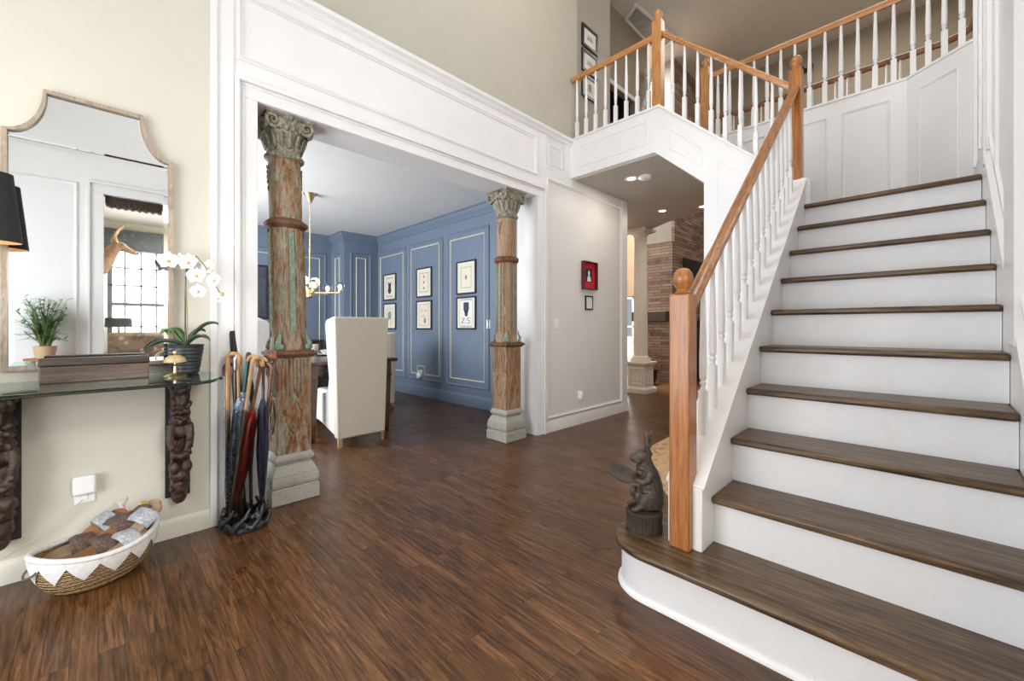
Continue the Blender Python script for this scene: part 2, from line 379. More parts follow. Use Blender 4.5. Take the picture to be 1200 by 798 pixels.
# landing fascia with raked opening
S('wall_stair', MB().prism([(YA,2.752),(1.811,2.752),(1.359,2.355),(1.359,0),(.77,0),(.77,2.285),(1.76,3.165),(YA,3.165)], 'x', 3.71, 3.79), W)
S('trim_12', MB().prism([(YA,3.160),(1.768,3.160),(.745,2.252),(.745,2.272),(1.76,3.182),(YA,3.182)], 'x', 3.698, 3.80), W, bev=.003)
wf = lambda u,z,o: (3.71-o, u, z)
c = MB(); frame_trim(c, rect(1.88,2.845,2.70,3.075), wf, .02, .007); frame_trim(c, [(1.66,2.735),(1.373,2.505),(1.373,2.66),(1.66,2.93)], wf, .016, .007)
frame_trim(c, [(1.26,.14),(.86,.14),(.86,2.19),(1.26,2.54)], wf, .02, .007); S('trim_13', c, W)
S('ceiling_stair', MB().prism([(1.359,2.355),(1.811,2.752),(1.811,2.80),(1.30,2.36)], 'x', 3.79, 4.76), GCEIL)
S('wall_under_stair', MB().box(3.79,1.26,0,4.84,1.359,2.36), W)
S('wall_stairwell', MB().prism([(1.76,2.76),(1.76,3.165),(.11,3.165),(.11,0),(1.30,0),(1.30,2.36)], 'x', 4.76, 4.84), W)
S('wall_stairwell_corner', MB().prism([(4.76,.11),(4.45,-.25),(4.55,-.30),(4.84,.07),(4.84,.11)], 'z', 0, 3.165), W)
S('trim_14', MB().sweep([(-.012,-.005),(-.012,.014),(.09,.014),(.09,-.005)], [(4.45,-.25,3.165),(4.76,.11,3.165),(4.76,1.76,3.165)]), W)
wb = lambda u,z,o: (4.76-o,u,z)
c = MB()
for a, b_ in ((.218,.538),(.64,1.02)): frame_trim(c, rect(a,2.12,b_,3.035), wb, .02, .012)
frame_trim(c, rect(1.14,2.25,1.62,3.035), wb, .02, .012)
d_ = Vector((4.76-4.45,.11+.25)); L_ = d_.length; d_.normalize()
wc = lambda u,z,o: (4.45+d_.x*u - d_.y*o, -.25+d_.y*u + d_.x*o, z)
frame_trim(c, rect(.10,2.12,L_-.09,3.035), wc, .02, .012); S('trim_15', c, W)
# wall to the right of the stairs / behind the camera, with the study opening
S('wall_right', MB().box(1.28,-.40,0,4.55,WR,ZT).box(-1.6,-.40,0,.04,WR,ZT).box(.04,-.40,2.43,1.28,WR,ZT), W)
c = MB()
wz = lambda u,z,o: (u, WR+o, z)
c.box(-.055,WR,0,.04,WR+.014,2.43).box(1.28,WR,0,1.39,WR+.014,2.43).box(-.055,WR,2.431,1.39,WR+.014,2.52).box(-.077,WR,0,-.0555,WR+.035,2.52).box(-.077,WR,2.521,1.392,WR+.035,2.545)
S('trim_16', c, W, bev=.003)
c = MB(); frame_trim(c, rect(-1.5,.3,-.7,2.5), wz, .025, .016); frame_trim(c, rect(-.6,.3,-.14,2.5), wz, .025, .016)
frame_trim(c, rect(-1.5,2.8,1.3,4.4), wz, .025, .016)
S('trim_17', c, W)
# raked skirting and panel mouldings beside the treads
def rake(x): return .4 + .866*(x-1.80)
c = MB()
c.prism([(1.46,.2),(1.9,.2),(3.66,1.70),(3.66,1.98),(4.45,2.0),(4.45,2.18),(3.60,2.16),(1.46,.36)], 'y', WR, WR+.016)
S('baseboard_stair', c, W, bev=.002)
c = MB()
for off, w_, d2 in ((.205,.03,.026),(.36,.022,.016)):
    c.prism([(1.60,rake(1.60)+off),(3.62,rake(3.62)+off),(3.62,rake(3.62)+off+w_),(1.60,rake(1.60)+off+w_)], 'y', WR, WR+d2)
c.box(3.06,WR,rake(3.06)+.36,3.085,WR+.016,5.6).box(3.36,WR,rake(3.36)+.3,3.385,WR+.022,5.9).box(3.40,WR,rake(3.4)+.2,3.47,WR+.03,6.2)
c.box(3.84,WR,2.2,3.87,WR+.02,6.0).box(4.26,WR,2.2,4.29,WR+.02,6.0)
c.box(2.30,WR,rake(2.3)+.2,2.56,WR+.03,6.2)
S('trim_18', c, W, bev=.003)
# second-floor hall walls beyond the picture wall, doorway to a dark room
TA = plain('upper_hall_wall', (.36,.31,.24), .8, var=.02)
S('wall_upper_hall', MB().prism([(4.78,2.76),(5.83,2.76),(5.83,5.1),(6.75,5.1),(6.75,3.08),(7.2,3.08),(7.2,ZT),(4.78,ZT)], 'y', 3.66, 3.76), TA)
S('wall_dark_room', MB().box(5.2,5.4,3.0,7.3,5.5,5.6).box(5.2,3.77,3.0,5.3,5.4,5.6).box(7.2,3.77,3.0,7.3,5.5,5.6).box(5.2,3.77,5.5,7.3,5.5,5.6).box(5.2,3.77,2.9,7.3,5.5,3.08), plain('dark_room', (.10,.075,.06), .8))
S('trim_19', MB().box(5.76,3.645,3.1,5.83,3.66,5.17).box(6.75,3.645,3.1,6.82,3.66,5.17).box(5.76,3.645,5.1,6.82,3.66,5.17), W)
# great room
S('wall_great_room', MB().box(9.6,-1.0,0,9.7,3.53,ZT).box(4.93,7.9,0,11,8.0,ZT).box(6.1,-.9,0,9.6,-.8,ZT).box(4.55,-.9,0,6.1,-.8,ZT), TA)
S('wall_great_room_far', MB().box(11,3.5,0,11.1,5.3,ZT).box(11,5.3,0,11.1,6.9,.25).box(11,5.3,2.0,11.1,6.9,ZT).box(11,6.9,0,11.1,8.0,ZT), plain('tan_wall', (.22,.155,.105), .8))
S('window_2', MB().box(11.02,5.3,.25,11.07,5.38,2.0).box(11.02,6.0,.25,11.07,6.06,2.0).box(11.02,5.3,1.1,11.07,6.9,1.14).box(11.02,6.82,.25,11.07,6.9,2.0).box(11.02,5.3,1.94,11.07,6.9,2.0).box(11.02,5.3,.25,11.07,6.9,.3), W)
S('wall_chimney', MB().box(8.02,3.56,2.79,9.4,4.24,ZT), plain('pale_drywall', (.40,.39,.37), .8))
# front wall behind the camera with tall entry glazing
S('wall_front', MB().box(-1.7,-.4,0,-1.6,.35,ZT).box(-1.7,2.35,0,-1.6,YB,ZT).box(-1.7,.35,4.9,-1.6,2.35,ZT).box(-1.7,.35,2.35,-1.6,2.35,2.75), CREAM)
S('window_3', MB().box(-1.68,.35,2.75,-1.63,.42,4.9).box(-1.68,2.28,2.75,-1.63,2.35,4.9).box(-1.68,1.32,2.75,-1.63,1.38,4.9).box(-1.68,.35,3.8,-1.63,2.35,3.85).box(-1.68,.35,4.83,-1.63,2.35,4.9), W)
S('door_1', MB().box(-1.68,.85,0,-1.63,1.85,2.3).box(-1.70,.35,0,-1.62,.42,2.35).box(-1.70,2.28,0,-1.62,2.35,2.35).box(-1.7,.78,0,-1.62,.85,2.35).box(-1.7,1.85,0,-1.62,1.92,2.35), W, bev=.004)
# study seen in the mirror
SW = plain('study_wall', (.60,.57,.49), .7)
S('wall_study', MB().box(-.16,-3.5,0,-.06,-.40,ZC).box(2.6,-3.5,0,2.7,-.40,ZC).box(-.06,-3.5,0,.10,-3.4,ZC).box(1.25,-3.5,0,2.6,-3.4,ZC).box(.10,-3.5,0,1.25,-3.4,.75).box(.10,-3.5,2.36,1.25,-3.4,ZC), SW)
S('ceiling_study', MB().box(-.16,-3.5,ZC,2.7,-.40,ZC+.1), PCEIL)
c = MB().box(.10,-3.46,.75,.16,-3.42,2.36).box(1.19,-3.46,.75,1.25,-3.42,2.36).box(.10,-3.46,.75,1.25,-3.42,.81).box(.10,-3.46,2.30,1.25,-3.42,2.36).box(.10,-3.47,1.44,1.25,-3.40,1.49)
for k in (1,2,3,4): c.box(.10+.19*k,-3.46,.75,.122+.19*k,-3.42,2.36)
for z_ in (1.1,1.75,2.03): c.box(.10,-3.46,z_,1.25,-3.42,z_+.022)
S('window_4', c, plain('dark_backlit_sash', (.07,.085,.10), .5))  # bars darkened in their colour to look backlit against the window
S('trim_20', MB().box(.0,-3.40,.66,.10,-3.38,2.46).box(1.25,-3.40,.66,1.36,-3.38,2.46).box(.0,-3.40,2.36,1.36,-3.38,2.46).box(.0,-3.40,.66,1.36,-3.36,.75), W)

# ------------------------------------------------------------------ staircase
st = thing('staircase', 'white staircase with dark stained oak treads rising to the landing', 'staircase', (0,0,0))
def XN(n): return 1.80 + .231*(n-2)
# bullnose first step
def outline(r, xf, yc=.80, xb=1.93):
    pts = [(xf, WR+.018), (xf, yc)]
    cx = xf + r
    for k in range(1, 13):
        a = PI + (-PI/2)*k/12
        pts.append((cx + r*math.cos(a), yc + r*math.sin(a)))
    pts += [(xb-.04, yc+r), (xb, yc+r-.05), (xb, WR+.018)]
    return pts
o1 = outline(.20, 1.52)
MB().prism(o1, 'z', .168, .20).build('tread', TREADX, st, bev=.012, seg=3)
MB().prism(outline(.172, 1.548), 'z', 0.0, .168).build('riser', RISER, st)
sh = [(0,0),(.016,0),(.014,.010),(.006,.017),(0,.018)]
pth = [(x,y,0) for x,y in outline(.172, 1.548)[:16]]
MB().sweep([(-u,w) for u,w in sh], pth).build('shoe_moulding', W, st)
for n in range(2, 10):
    x = XN(n); z = .2*n
    MB().box(x, WR+.018, z-.032, x+.27, .63, z).build('tread', TREADX, st, bev=.011, seg=3)
    MB().box(x+.03, WR+.018, z-.2, x+.05, .63, z-.032).build('riser', RISER, st)
x = XN(10)
MB().box(x, WR+.018, 1.968, 4.76, .70, 2.0).prism([(4.4,WR),(4.76,.12),(4.4,.12)],'z',1.97,2.0).build('tread', TREADX, st, bev=.011, seg=3)
MB().box(x+.03, WR+.018, 1.8, x+.05, .63, 1.968).build('riser', RISER, st)
for k in range(6):   # upper flight behind the fascia
    y = .80 + .17*k; z = 2.0 + .183*(k+1)
    MB().box(3.79, y, z-.03, 4.745, y+.20, z).build('tread', TREADX, st, bev=.008)
    MB().box(3.79, y+.03, z-.18, 4.745, y+.045, z-.03).build('riser', RISER, st)
def zs(x): return .45 + .867*(x-1.70)
MB().prism([(1.70,.2),(1.70,.45),(3.72,zs(3.72)),(3.79,zs(3.72)+.02),(3.79,0),(1.95,0),(1.95,.2)], 'y', .63, .77).build('stringer', W, st, bev=.004)
MB().prism([(1.70,.45),(3.72,zs(3.72)),(3.72,zs(3.72)+.012),(1.70,.462)], 'y', .622, .778).build('stringer_cap', W, st, bev=.003)
MB().box(3.70,.60,2.0,3.80,.70,2.19).prism([(.60,2.19),(.70,2.19),(.65,2.215)],'x',3.70,3.80).build('stringer_plinth', W, st, bev=.004)

# ------------------------------------------------------------------ balustrades
RAIL = [(-.018,-.052),(.018,-.052),(.024,-.034),(.031,-.022),(.031,-.010),(.024,-.002),(.012,.003),(-.012,.003),(-.024,-.002),(-.031,-.010),(-.031,-.022),(-.024,-.034)]
def baluster(H, hb, q=1.0):
    b_ = MB(); b_.box(-.016*q,-.016*q,-.03,.016*q,.016*q,hb)
    R = .0155*q
    b_.lathe([(R,hb),(R*.75,hb+.008),(R*.55,hb+.02),(R*.9,hb+.034),(R*.95,hb+.042),(R*.6,hb+.052),(R*.95,hb+.06),(R,hb+.075),(R*.98,hb+.2),(R*.8,hb+.36),(R*.62,H-.05),(R*.6,H)], 10)
    return b_
def newel(parent, x, y, z0, z1, w, cap=.055, mat=None):
    o = MB().box(x-w/2,y-w/2,z0,x+w/2,y+w/2,z1).build('newel_post', mat or OAK, parent, bev=.006)
    r = cap*.78
    n_ = MB().lathe([(w*.36,0),(w*.42,.006),(w*.30,.014),(w*.28,.02),(r*.75,.032),(r*.98,.052),(r,.068),(r*.86,.088),(r*.55,.104),(.004,.110)], 20, (x,y,z1)).build('newel_cap', mat or OAK, o)
    return o
# lower flight
g = thing('stair_balustrade', 'lower flight balustrade of white spindles under a golden oak handrail', 'balustrade', (0,0,0))
newel(g, 1.705, .708, .2, 1.235, .083, .052)
newel(g, 3.765, .70, 2.14, 3.06, .083, .052)
def zr(x): return 1.235 + .866*(x-1.78)
MB().sweep([(u*1.0,w) for u,w in RAIL], [(1.74,.70,zr(1.74)+.0),(3.73,.70,zr(3.73))]).build('handrail', OAKH, g)
bl = baluster(.80, .235)
src = None
for k in range(15):
    x = 1.90 + .1185*k
    if src is None: src = o = bl.build('baluster', W, g)
    else: o = src.copy(); C.objects.link(o)
    o.location = (x, .70, zs(x)); o.scale = (1,1,(zr(x)-.045-zs(x))/.80)
# upper flight rail + landing rail
g2 = thing('landing_balustrade', 'oak railed balustrade with corner newel along the landing edge and upper flight', 'balustrade', (0,0,0))
newel(g2, 3.757, 1.795, 3.183, 4.00, .09, .05, OAKV)
def zf(y): return 3.178 - .889*(1.76-y)
def zu(y): return 3.885 - .905*(1.75-y)
MB().sweep(RAIL, [(3.755,1.75,zu(1.75)),(3.755,.74,zu(.74))]).build('handrail', OAKL, g2)
MB().sweep(RAIL, [(3.755,YA,3.885),(3.755,1.84,3.885)]).build('handrail', OAKL, g2)
ys = [1.66 - .115*k for k in range(8)]
for y in ys:
    o = src.copy(); C.objects.link(o); o.parent = g2; o.location = (3.755,y,zf(y)); o.scale = (1,1,(zu(y)-.045-zf(y))/.80)
for k in range(8):
    y = 2.735 - .121*k
    o = src.copy(); C.objects.link(o); o.parent = g2; o.location = (3.755,y,3.178); o.scale = (1,1,.665/.80)
# guard behind the stairwell (straight then turning with the wall)
g3 = thing('stairwell_balustrade', 'white spindle guard with oak rail on top of the curved stairwell wall', 'balustrade', (0,0,0))
newel(g3, 4.80, 1.74, 3.10, 3.99, .09, .05, OAKV)
MB().sweep(RAIL, [(4.80,1.70,3.905),(4.80,.13,3.905),(4.49,-.24,3.905)]).build('handrail', OAKL, g3)
pts = [(4.80,1.61-.118*k) for k in range(13)] + [(4.80-.076*k-.04,.12-.088*k-.045) for k in range(4)]
for x, y in pts:
    o = src.copy(); C.objects.link(o); o.parent = g3; o.location = (x,y,3.178); o.scale = (1.15,1.15,.685/.80)
# far guard overlooking the great room
g4 = thing('gallery_balustrade', 'far gallery balustrade with red-brown rail overlooking the great room', 'balustrade', (0,0,0))
RB = wood('red_brown_rail', [(.16,.06,.03), (.30,.12,.055), (.40,.18,.09)], (5,5,5), .35)
pp = [(6.95,3.55),(6.62,3.3),(6.40,3.0),(6.22,2.7),(6.09,2.4),(6.05,2.0),(6.05,-.12),(6.0,-.25),(5.9,-.32),(5.7,-.33),(4.6,-.33)]
MB().sweep(RAIL, [(x,y,4.0) for x,y in pp]).build('handrail', RB, g4)
newel(g4, 6.05, 1.40, 3.1, 4.06, .09, .04, RB)
for k in range(22):
    o = src.copy(); C.objects.link(o); o.parent = g4; o.location = (6.05, 2.05-.11*k if k < 6 else 1.95-.11*k, 3.1); o.scale = (1,1,.86/.80)
for k in range(9):
    o = src.copy(); C.objects.link(o); o.parent = g4; o.location = (5.85-.12*k, -.33, 3.1); o.scale = (1,1,.86/.80)
# ------------------------------------------------------------------ antique columns
def capital(parent, z0, z1, R, mat):
    H = z1 - z0
    m = MB()
    m.lathe([(R*1.0,0),(R*1.0,.02),(R*.98,.03),(R*1.05,.06),(R*1.15,.11),(R*1.38,.165),(R*1.5,.19),(R*1.5,.205),(R*1.2,.215)], 32, (0,0,z0))
    # egg-and-dart band
    for k in range(22):
        a = 2*PI*k/22; m.ball((R*1.36*math.cos(a), R*1.36*math.sin(a), z0+.158), (.014,.014,.020), 8, 6)
    # leaves round the bell
    for k in range(16):
        a = 2*PI*k/16
        rr = [(R*1.02,.045),(R*1.14,.08),(R*1.28,.11),(R*1.36,.125)]
        m.tube([(r*math.cos(a), r*math.sin(a), z0+z) for r, z in rr], [.018,.02,.016,.008], 8, .5)
    # corner volutes: a spiral at each diagonal, and a small scroll in the middle of each side
    for q in range(4):
        for side in (-1, 1):
            a = PI/4 + q*PI/2; b_ = a + side*PI/2*.0
            dx, dy = math.cos(a), math.sin(a); tx, ty = -dy*side, dx*side
            cx, cy = dx*R*1.62 + tx*.022, dy*R*1.62 + ty*.022; cz = z0 + .182
            # spiral lies in the plane of the side face direction
            fa = a - side*PI/4; nx, ny = -math.sin(a), math.cos(a)
            ux, uy = dx*.75 - tx*.66, dy*.75 - ty*.66
            path = []; rad = []
            for i in range(26):
                th = -PI*.9 + i*.42; r = .044*(1 - i/30)
                path.append((cx + ux*r*math.cos(th), cy + uy*r*math.cos(th), cz + r*math.sin(th))); rad.append(.0125*(1-i/40))
            m.tube(path, rad, 7)
            m.tube([(cx - ux*.04, cy - uy*.04, cz+.02),(cx - ux*.085 - dx*.01, cy - uy*.085 - dy*.01, cz+.035)], [.013,.011], 7)
    for q in range(4):
        a = q*PI/2
        for k in (-1,0,1):
            tx, ty = -math.sin(a), math.cos(a)
            m.ball((math.cos(a)*R*1.42 + tx*.026*k, math.sin(a)*R*1.42 + ty*.026*k, z0+.205+.006*(k==0)), (.017,.017,.022), 8, 6)
    # concave abacus
    pts = []
    Ra = .132
    for q in range(4):
        for k in range(7):
            u = -1 + 2*k/6; s_ = Ra*(.80 + .20*u*u)
            a = q*PI/2; pts.append((math.cos(a)*s_ - math.sin(a)*u*Ra, math.sin(a)*s_ + math.cos(a)*u*Ra))
    m.prism(pts, 'z', z1-.030, z1-.004)
    m.prism([(x*1.06, y*1.06) for x, y in pts], 'z', z1-.016, z1)
    return m.build('capital', mat, parent, ang=50, disp=(.006,.02))
def antique_column(label, x, y, lean, shaftm, rot=0):
    g = thing('antique_column', label, 'column', (x,y,0), rot, 'carved wooden columns in the dining opening')
    b_ = MB(); w = .1425
    b_.taper(0,0,0,.085,w,w,w,w); b_.taper(0,0,.085,.10,w,w,w*.955,w*.955)
    b_.taper(0,0,.10,.115,w*.93,w*.93,w*.98,w*.98); b_.taper(0,0,.115,.17,w*.98,w*.98,w*.96,w*.96); b_.taper(0,0,.17,.235,w*.96,w*.96,w*.74,w*.74)
    b_.taper(0,0,.235,.25,w*.72,w*.72,w*.72,w*.72); b_.taper(0,0,.25,.272,w*.80,w*.80,w*.84,w*.84); b_.taper(0,0,.272,.30,w*.84,w*.84,w*.72,w*.72)
    b_.build('base', BASEM, g, bev=.008, seg=3, disp=(.004,.05))
    p = MB(); h = .098
    p.box(-h,-h,.295,h,h,.925)
    for s_ in range(4):      # fluting and carved spray on each face of the pedestal
        M = Matrix.Rotation(s_*PI/2, 4, 'Z'); f = MB()
        for k in range(7): f.taper(-.066+.022*k, -h-.002, .70 if k % 2 else .66, .895, .006,.006,.006,.006)
        for k in range(26):
            r1 = random.uniform(-.07,.07); f.ball((r1, -h, random.uniform(.38,.70)), (random.uniform(.006,.016),.007,random.uniform(.01,.03)), 7, 5)
        for sx in (-1,1):
            f.tube([(0,-h,.42),(.03*sx,-h-.003,.47),(.05*sx,-h-.003,.54),(.03*sx,-h-.003,.60),(.012*sx,-h,.64)], .006, 6)
            f.box(-h if sx < 0 else h-.01,-h-.004,.30,-h+.01 if sx < 0 else h,-h,.92)
        p.merge(f, M)
    p.build('pedestal', shaftm, g, bev=.003)
    r_ = MB()
    ow = .132
    pts = []
    for q in range(4):
        for k in range(8):
            u = -1 + 2*k/8; s_ = ow*(.93 + .07*abs(math.cos(u*PI*1.0)))
            a = q*PI/2; pts.append((math.cos(a)*s_ - math.sin(a)*u*ow, math.sin(a)*s_ + math.cos(a)*u*ow))
    r_.prism(pts, 'z', .922, .945); r_.prism([(a_*.88,b__*.88) for a_,b__ in pts], 'z', .908, .955)
    r_.build('collar', RINGM, g, bev=.006)
    o8 = PI/8
    lx = lambda z: lean*(z-.9)/1.5
    s8 = MB()
    s8.lathe([(.112,0),(.112,.03),(.104,.10),(.103,.70),(.101,.81)], 8, (0,0,.94), rot=o8)
    if lean:
        s8.v = [(vx+lx(vz), vy, vz) for vx,vy,vz in s8.v]
    for k in range(8):
        a = k*PI/4; R8 = .0975
        f = MB(); f.box(-.030,-R8-.005,1.04,-.024,-R8+.006,1.73).box(.024,-R8-.005,1.04,.030,-R8+.006,1.73)
        f.v = [(vx+0, vy, vz) for vx,vy,vz in f.v]; f.xf(Matrix.Rotation(a, 4, 'Z')); f.v = [(vx+lx(vz), vy, vz) for vx,vy,vz in f.v]; s8.merge(f)
    s8.build('lower_shaft', shaftm, g, bev=.002)
    inl = MB()
    for k in range(0,8,2):
        a = k*PI/4; R8 = .0975
        f = MB().box(-.015,-R8-.003,1.08,.015,-R8+.004,1.70)
        for j in range(14): f.ball((.007*(-1)**j, -R8-.003, 1.11+.043*j), (.009,.005,.019), 7, 5)
        f.xf(Matrix.Rotation(a, 4, 'Z')); f.v = [(vx+lx(vz), vy, vz) for vx,vy,vz in f.v]; inl.merge(f)
    inl.build('carved_inlay', GREENP, g)
    lf = MB()
    for k in range(4):
        a = k*PI/2 + PI/4
        f = MB()
        f.tube([(.105,0,.945),(.13,0,.97),(.135,0,1.00),(.118,0,1.03),(.112,0,1.07)], [.02,.022,.020,.014,.004], 8, .6)
        f.ball((.128,.02,.975),(.016,.014,.02),8,6); f.ball((.128,-.02,.975),(.016,.014,.02),8,6)
        lf.merge(f, Matrix.Rotation(a, 4, 'Z'))
    lf.build('acanthus_leaf', GREENP, g)
    rg = MB(); rg.lathe([(.104,-.03),(.118,-.018),(.130,-.008),(.130,.010),(.118,.022),(.100,.034)], 8, (lx(1.755),0,1.76), rot=o8)
    rg.build('ring', RINGM, g, bev=.003)
    up = MB(); up.lathe([(.094,0),(.096,.06),(.0965,.2),(.093,.40)], 28, (0,0,1.785)); up.v = [(vx+lx(vz), vy, vz) for vx,vy,vz in up.v]
    for k in range(4):     # carved festoon pendants
        f = MB(); 
        for j in range(4): f.tube([(-.03+.005*j,-.094,2.13-.03*j),(0,-.100,2.105-.03*j),(.03-.005*j,-.094,2.13-.03*j)], .006, 6)
        f.ball((0,-.097,1.98),(.008,.006,.02),8,6)
        f.xf(Matrix.Rotation(k*PI/2, 4, 'Z')); f.v = [(vx+lx(vz), vy, vz) for vx,vy,vz in f.v]; up.merge(f)
    up.build('upper_shaft', shaftm, g)
    nk = MB(); nk.lathe([(.094,-.02),(.108,-.012),(.114,0),(.108,.013),(.095,.02)], 32, (lx(2.17),0,2.185))
    for k in range(28):
        a = 2*PI*k/28; nk.ball((lx(2.17)+.110*math.cos(a), .110*math.sin(a), 2.186), (.007,.007,.011), 6, 4)
    nk.build('necking', CAPM, g)
    cp = capital(g, 2.19, 2.43, .098, CAPM); cp.location = (lx(2.3),0,0)
    return g
antique_column('peeling green and rust carved column beside the umbrella stand', .885, 2.945, -.035, COLP)
antique_column('carved column with bare orange wood beside the white jamb, farther from the mirror', 2.868, 2.945, 0, COLW)

# ------------------------------------------------------------------ console, mirror and what stands there
TZ = .862
SH = thing('console_shelf', 'green-edged glass console top carried on two carved brackets below the mirror', 'console', (0,0,0))
MB().prism([(-.95,YA-.004),(-.95,2.25),(.30,2.25),(.365,2.29),(.425,2.40),(.425,YA-.004)], 'z', TZ-.014, TZ).build('glass_top', GLASS, SH, bev=.003)
def bracket(label, x, ytop, zb, w):
    g = thing('carved_bracket', label, 'bracket', (0,0,0), 0, 'carved wooden console brackets')
    MB().box(x-.010, YA-.02, zb+.02, x+w+.004, YA-.001, TZ-.016).build('backboard', BLACKM, g, bev=.002)
    m = MB(); cy = YA-.062; cx = x+w/2-.002; w = w*1.08
    rnd = random.Random(3)
    hz = TZ-.016-zb
    m.box(cx-w*.36, YA-.085, zb+.07, cx+w*.36, YA-.02, TZ-.02)
    m.box(cx-w*.55, YA-.135, TZ-.05, cx+w*.55, YA-.02, TZ-.018)
    # stacked carved figures: head, shoulders, crossed arms, knees
    segs = [(.93,.50,.055,.035),(.88,.44,.05,.03),(.80,.42,.05,.05),(.735,.46,.045,.028),(.70,.36,.045,.02),(.655,.48,.05,.035),(.58,.40,.04,.05)]
    for f, rx, ry, rz_ in segs: m.ball((cx, cy-.01, zb+hz*f), (w*rx, ry, rz_), 14, 10)
    for sx in (-1,1):
        m.tube([(cx+sx*w*.40,cy-.03,zb+hz*.63),(cx+sx*w*.43,cy-.045,zb+hz*.54),(cx+sx*w*.36,cy-.05,zb+hz*.44)], [.017,.018,.017], 8)
        m.tube([(cx+sx*w*.40,cy-.045,zb+hz*.41),(cx,cy-.065,zb+hz*.385),(cx-sx*w*.3,cy-.06,zb+hz*.40)], .017, 8)
        m.ball((cx+sx*w*.26,cy-.045,zb+hz*.30),(w*.26,.035,.035),10,8)
        m.ball((cx+sx*w*.2,cy-.05,zb+hz*.895),(.013,.012,.012),8,6); m.ball((cx+sx*w*.17,cy-.055,zb+hz*.67),(.012,.01,.01),8,6)
    m.ball((cx,cy-.062,zb+hz*.65),(.010,.012,.016),8,6)
    for k in range(5): m.ball((cx+w*(-.32+.16*k),cy-.058,zb+hz*(.725+.01*(k%2))),(w*.09,.014,.016),8,6)
    m.ball((cx,cy-.02,zb+hz*.23),(w*.46,.05,.035),12,8)
    m.ball((cx,cy,zb+hz*.14),(w*.42,.05,.06),12,8); m.ball((cx,cy+.005,zb+hz*.06),(w*.34,.042,.045),12,8)
    for k in range(60): m.ball((cx+w*rnd.uniform(-.44,.44), cy-rnd.uniform(.02,.055), zb+hz*rnd.uniform(.1,.92)), (rnd.uniform(.005,.012),.012,rnd.uniform(.008,.02)), 6, 5)
    m.build('carved_figure', CARVED, g, remesh=.0045, disp=(.007,.022))
    return g
bracket('carved dark wooden bracket near the umbrella stand, beneath the orchid', .255, 0, .195, .088)
b2 = bracket('carved dark wooden bracket at the left edge of the photo', -.365, 0, .165, .125)

# mirror
mg = thing('wall_mirror', 'tall wall mirror with scooped top corners and a thin champagne frame', 'mirror', (0,0,0))
def mirror_outline(i=0.0):
    xl, xr, zb, zs_, zt, tl, tr = -.292+i, .276-i, .912+i, 1.952-i*.4, 2.158-i, -.172+i*.6, .160-i*.6
    p = [(xl,zb),(xr,zb),(xr,zs_)]
    for k in range(1, 11):
        a = k/10; # concave arc from the shoulder to the top
        p.append((xr + (tr-xr)*(1-math.cos(a*PI/2)) *1.0, zs_ + (zt-zs_)*math.sin(a*PI/2)) if False else (xr + (tr-xr)*math.sin(a*PI/2), zs_ + (zt-zs_)*(1-math.cos(a*PI/2))))
    for k in range(0, 11):
        a = 1-k/10
        p.append((xl + (tl-xl)*math.sin(a*PI/2), zs_ + (zt-zs_)*(1-math.cos(a*PI/2))))
    return p
oo, ii = mirror_outline(0), mirror_outline(.017)
m = MB(); n = len(oo)
vs = [(x,YA-.002,z) for x,z in oo]+[(x,YA-.030,z) for x,z in oo]+[(x,YA-.030,z) for x,z in ii]+[(x,YA-.012,z) for x,z in ii]
fs = []
for r_ in range(3):
    for k in range(n): fs.append((r_*n+k, r_*n+(k+1)%n, (r_+1)*n+(k+1)%n, (r_+1)*n+k))
m.add(vs, fs); m.build('frame', CHAMP, mg, ang=30)
def bev_glass(out, name, bw=.020, bd=.0012):
    n = len(out); cx = sum(p[0] for p in out)/n; cz = sum(p[1] for p in out)/n
    # offset inward
    inn = []
    area = sum(out[i][0]*out[(i+1)%n][1]-out[(i+1)%n][0]*out[i][1] for i in range(n))
    for i in range(n):
        p0, p, p1 = Vector(out[i-1]), Vector(out[i]), Vector(out[(i+1)%n])
        e1 = (p-p0).normalized(); e2 = (p1-p).normalized(); s_ = 1 if area > 0 else -1
        n1 = Vector((-e1.y,e1.x))*s_; n2 = Vector((-e2.y,e2.x))*s_; mm = (n1+n2).normalized(); mm *= 1/max(.35,mm.dot(n1)); q = p+mm*bw; inn.append((q.x,q.y))
    vs = [(x,YA-.0135,z) for x,z in out]+[(x,YA-.0135-bd,z) for x,z in inn]
    fs = [(k,(k+1)%n,n+(k+1)%n,n+k) for k in range(n)]+[tuple(range(n,2*n))]
    MB().add(vs,fs).build(name, MIRR, mg, smooth=False)
top = [p for p in ii if p[1] > 1.94]
top = [p for i, p in enumerate(top) if i == 0 or (Vector(p)-Vector(top[i-1])).length > .004]
bev_glass([(top[-1][0],1.922),(top[0][0],1.922)]+top, 'top_mirror_glass', .008, .0006)
bev_glass([ii[0],ii[1],(ii[1][0],1.920),(ii[0][0],1.920)], 'mirror_glass')

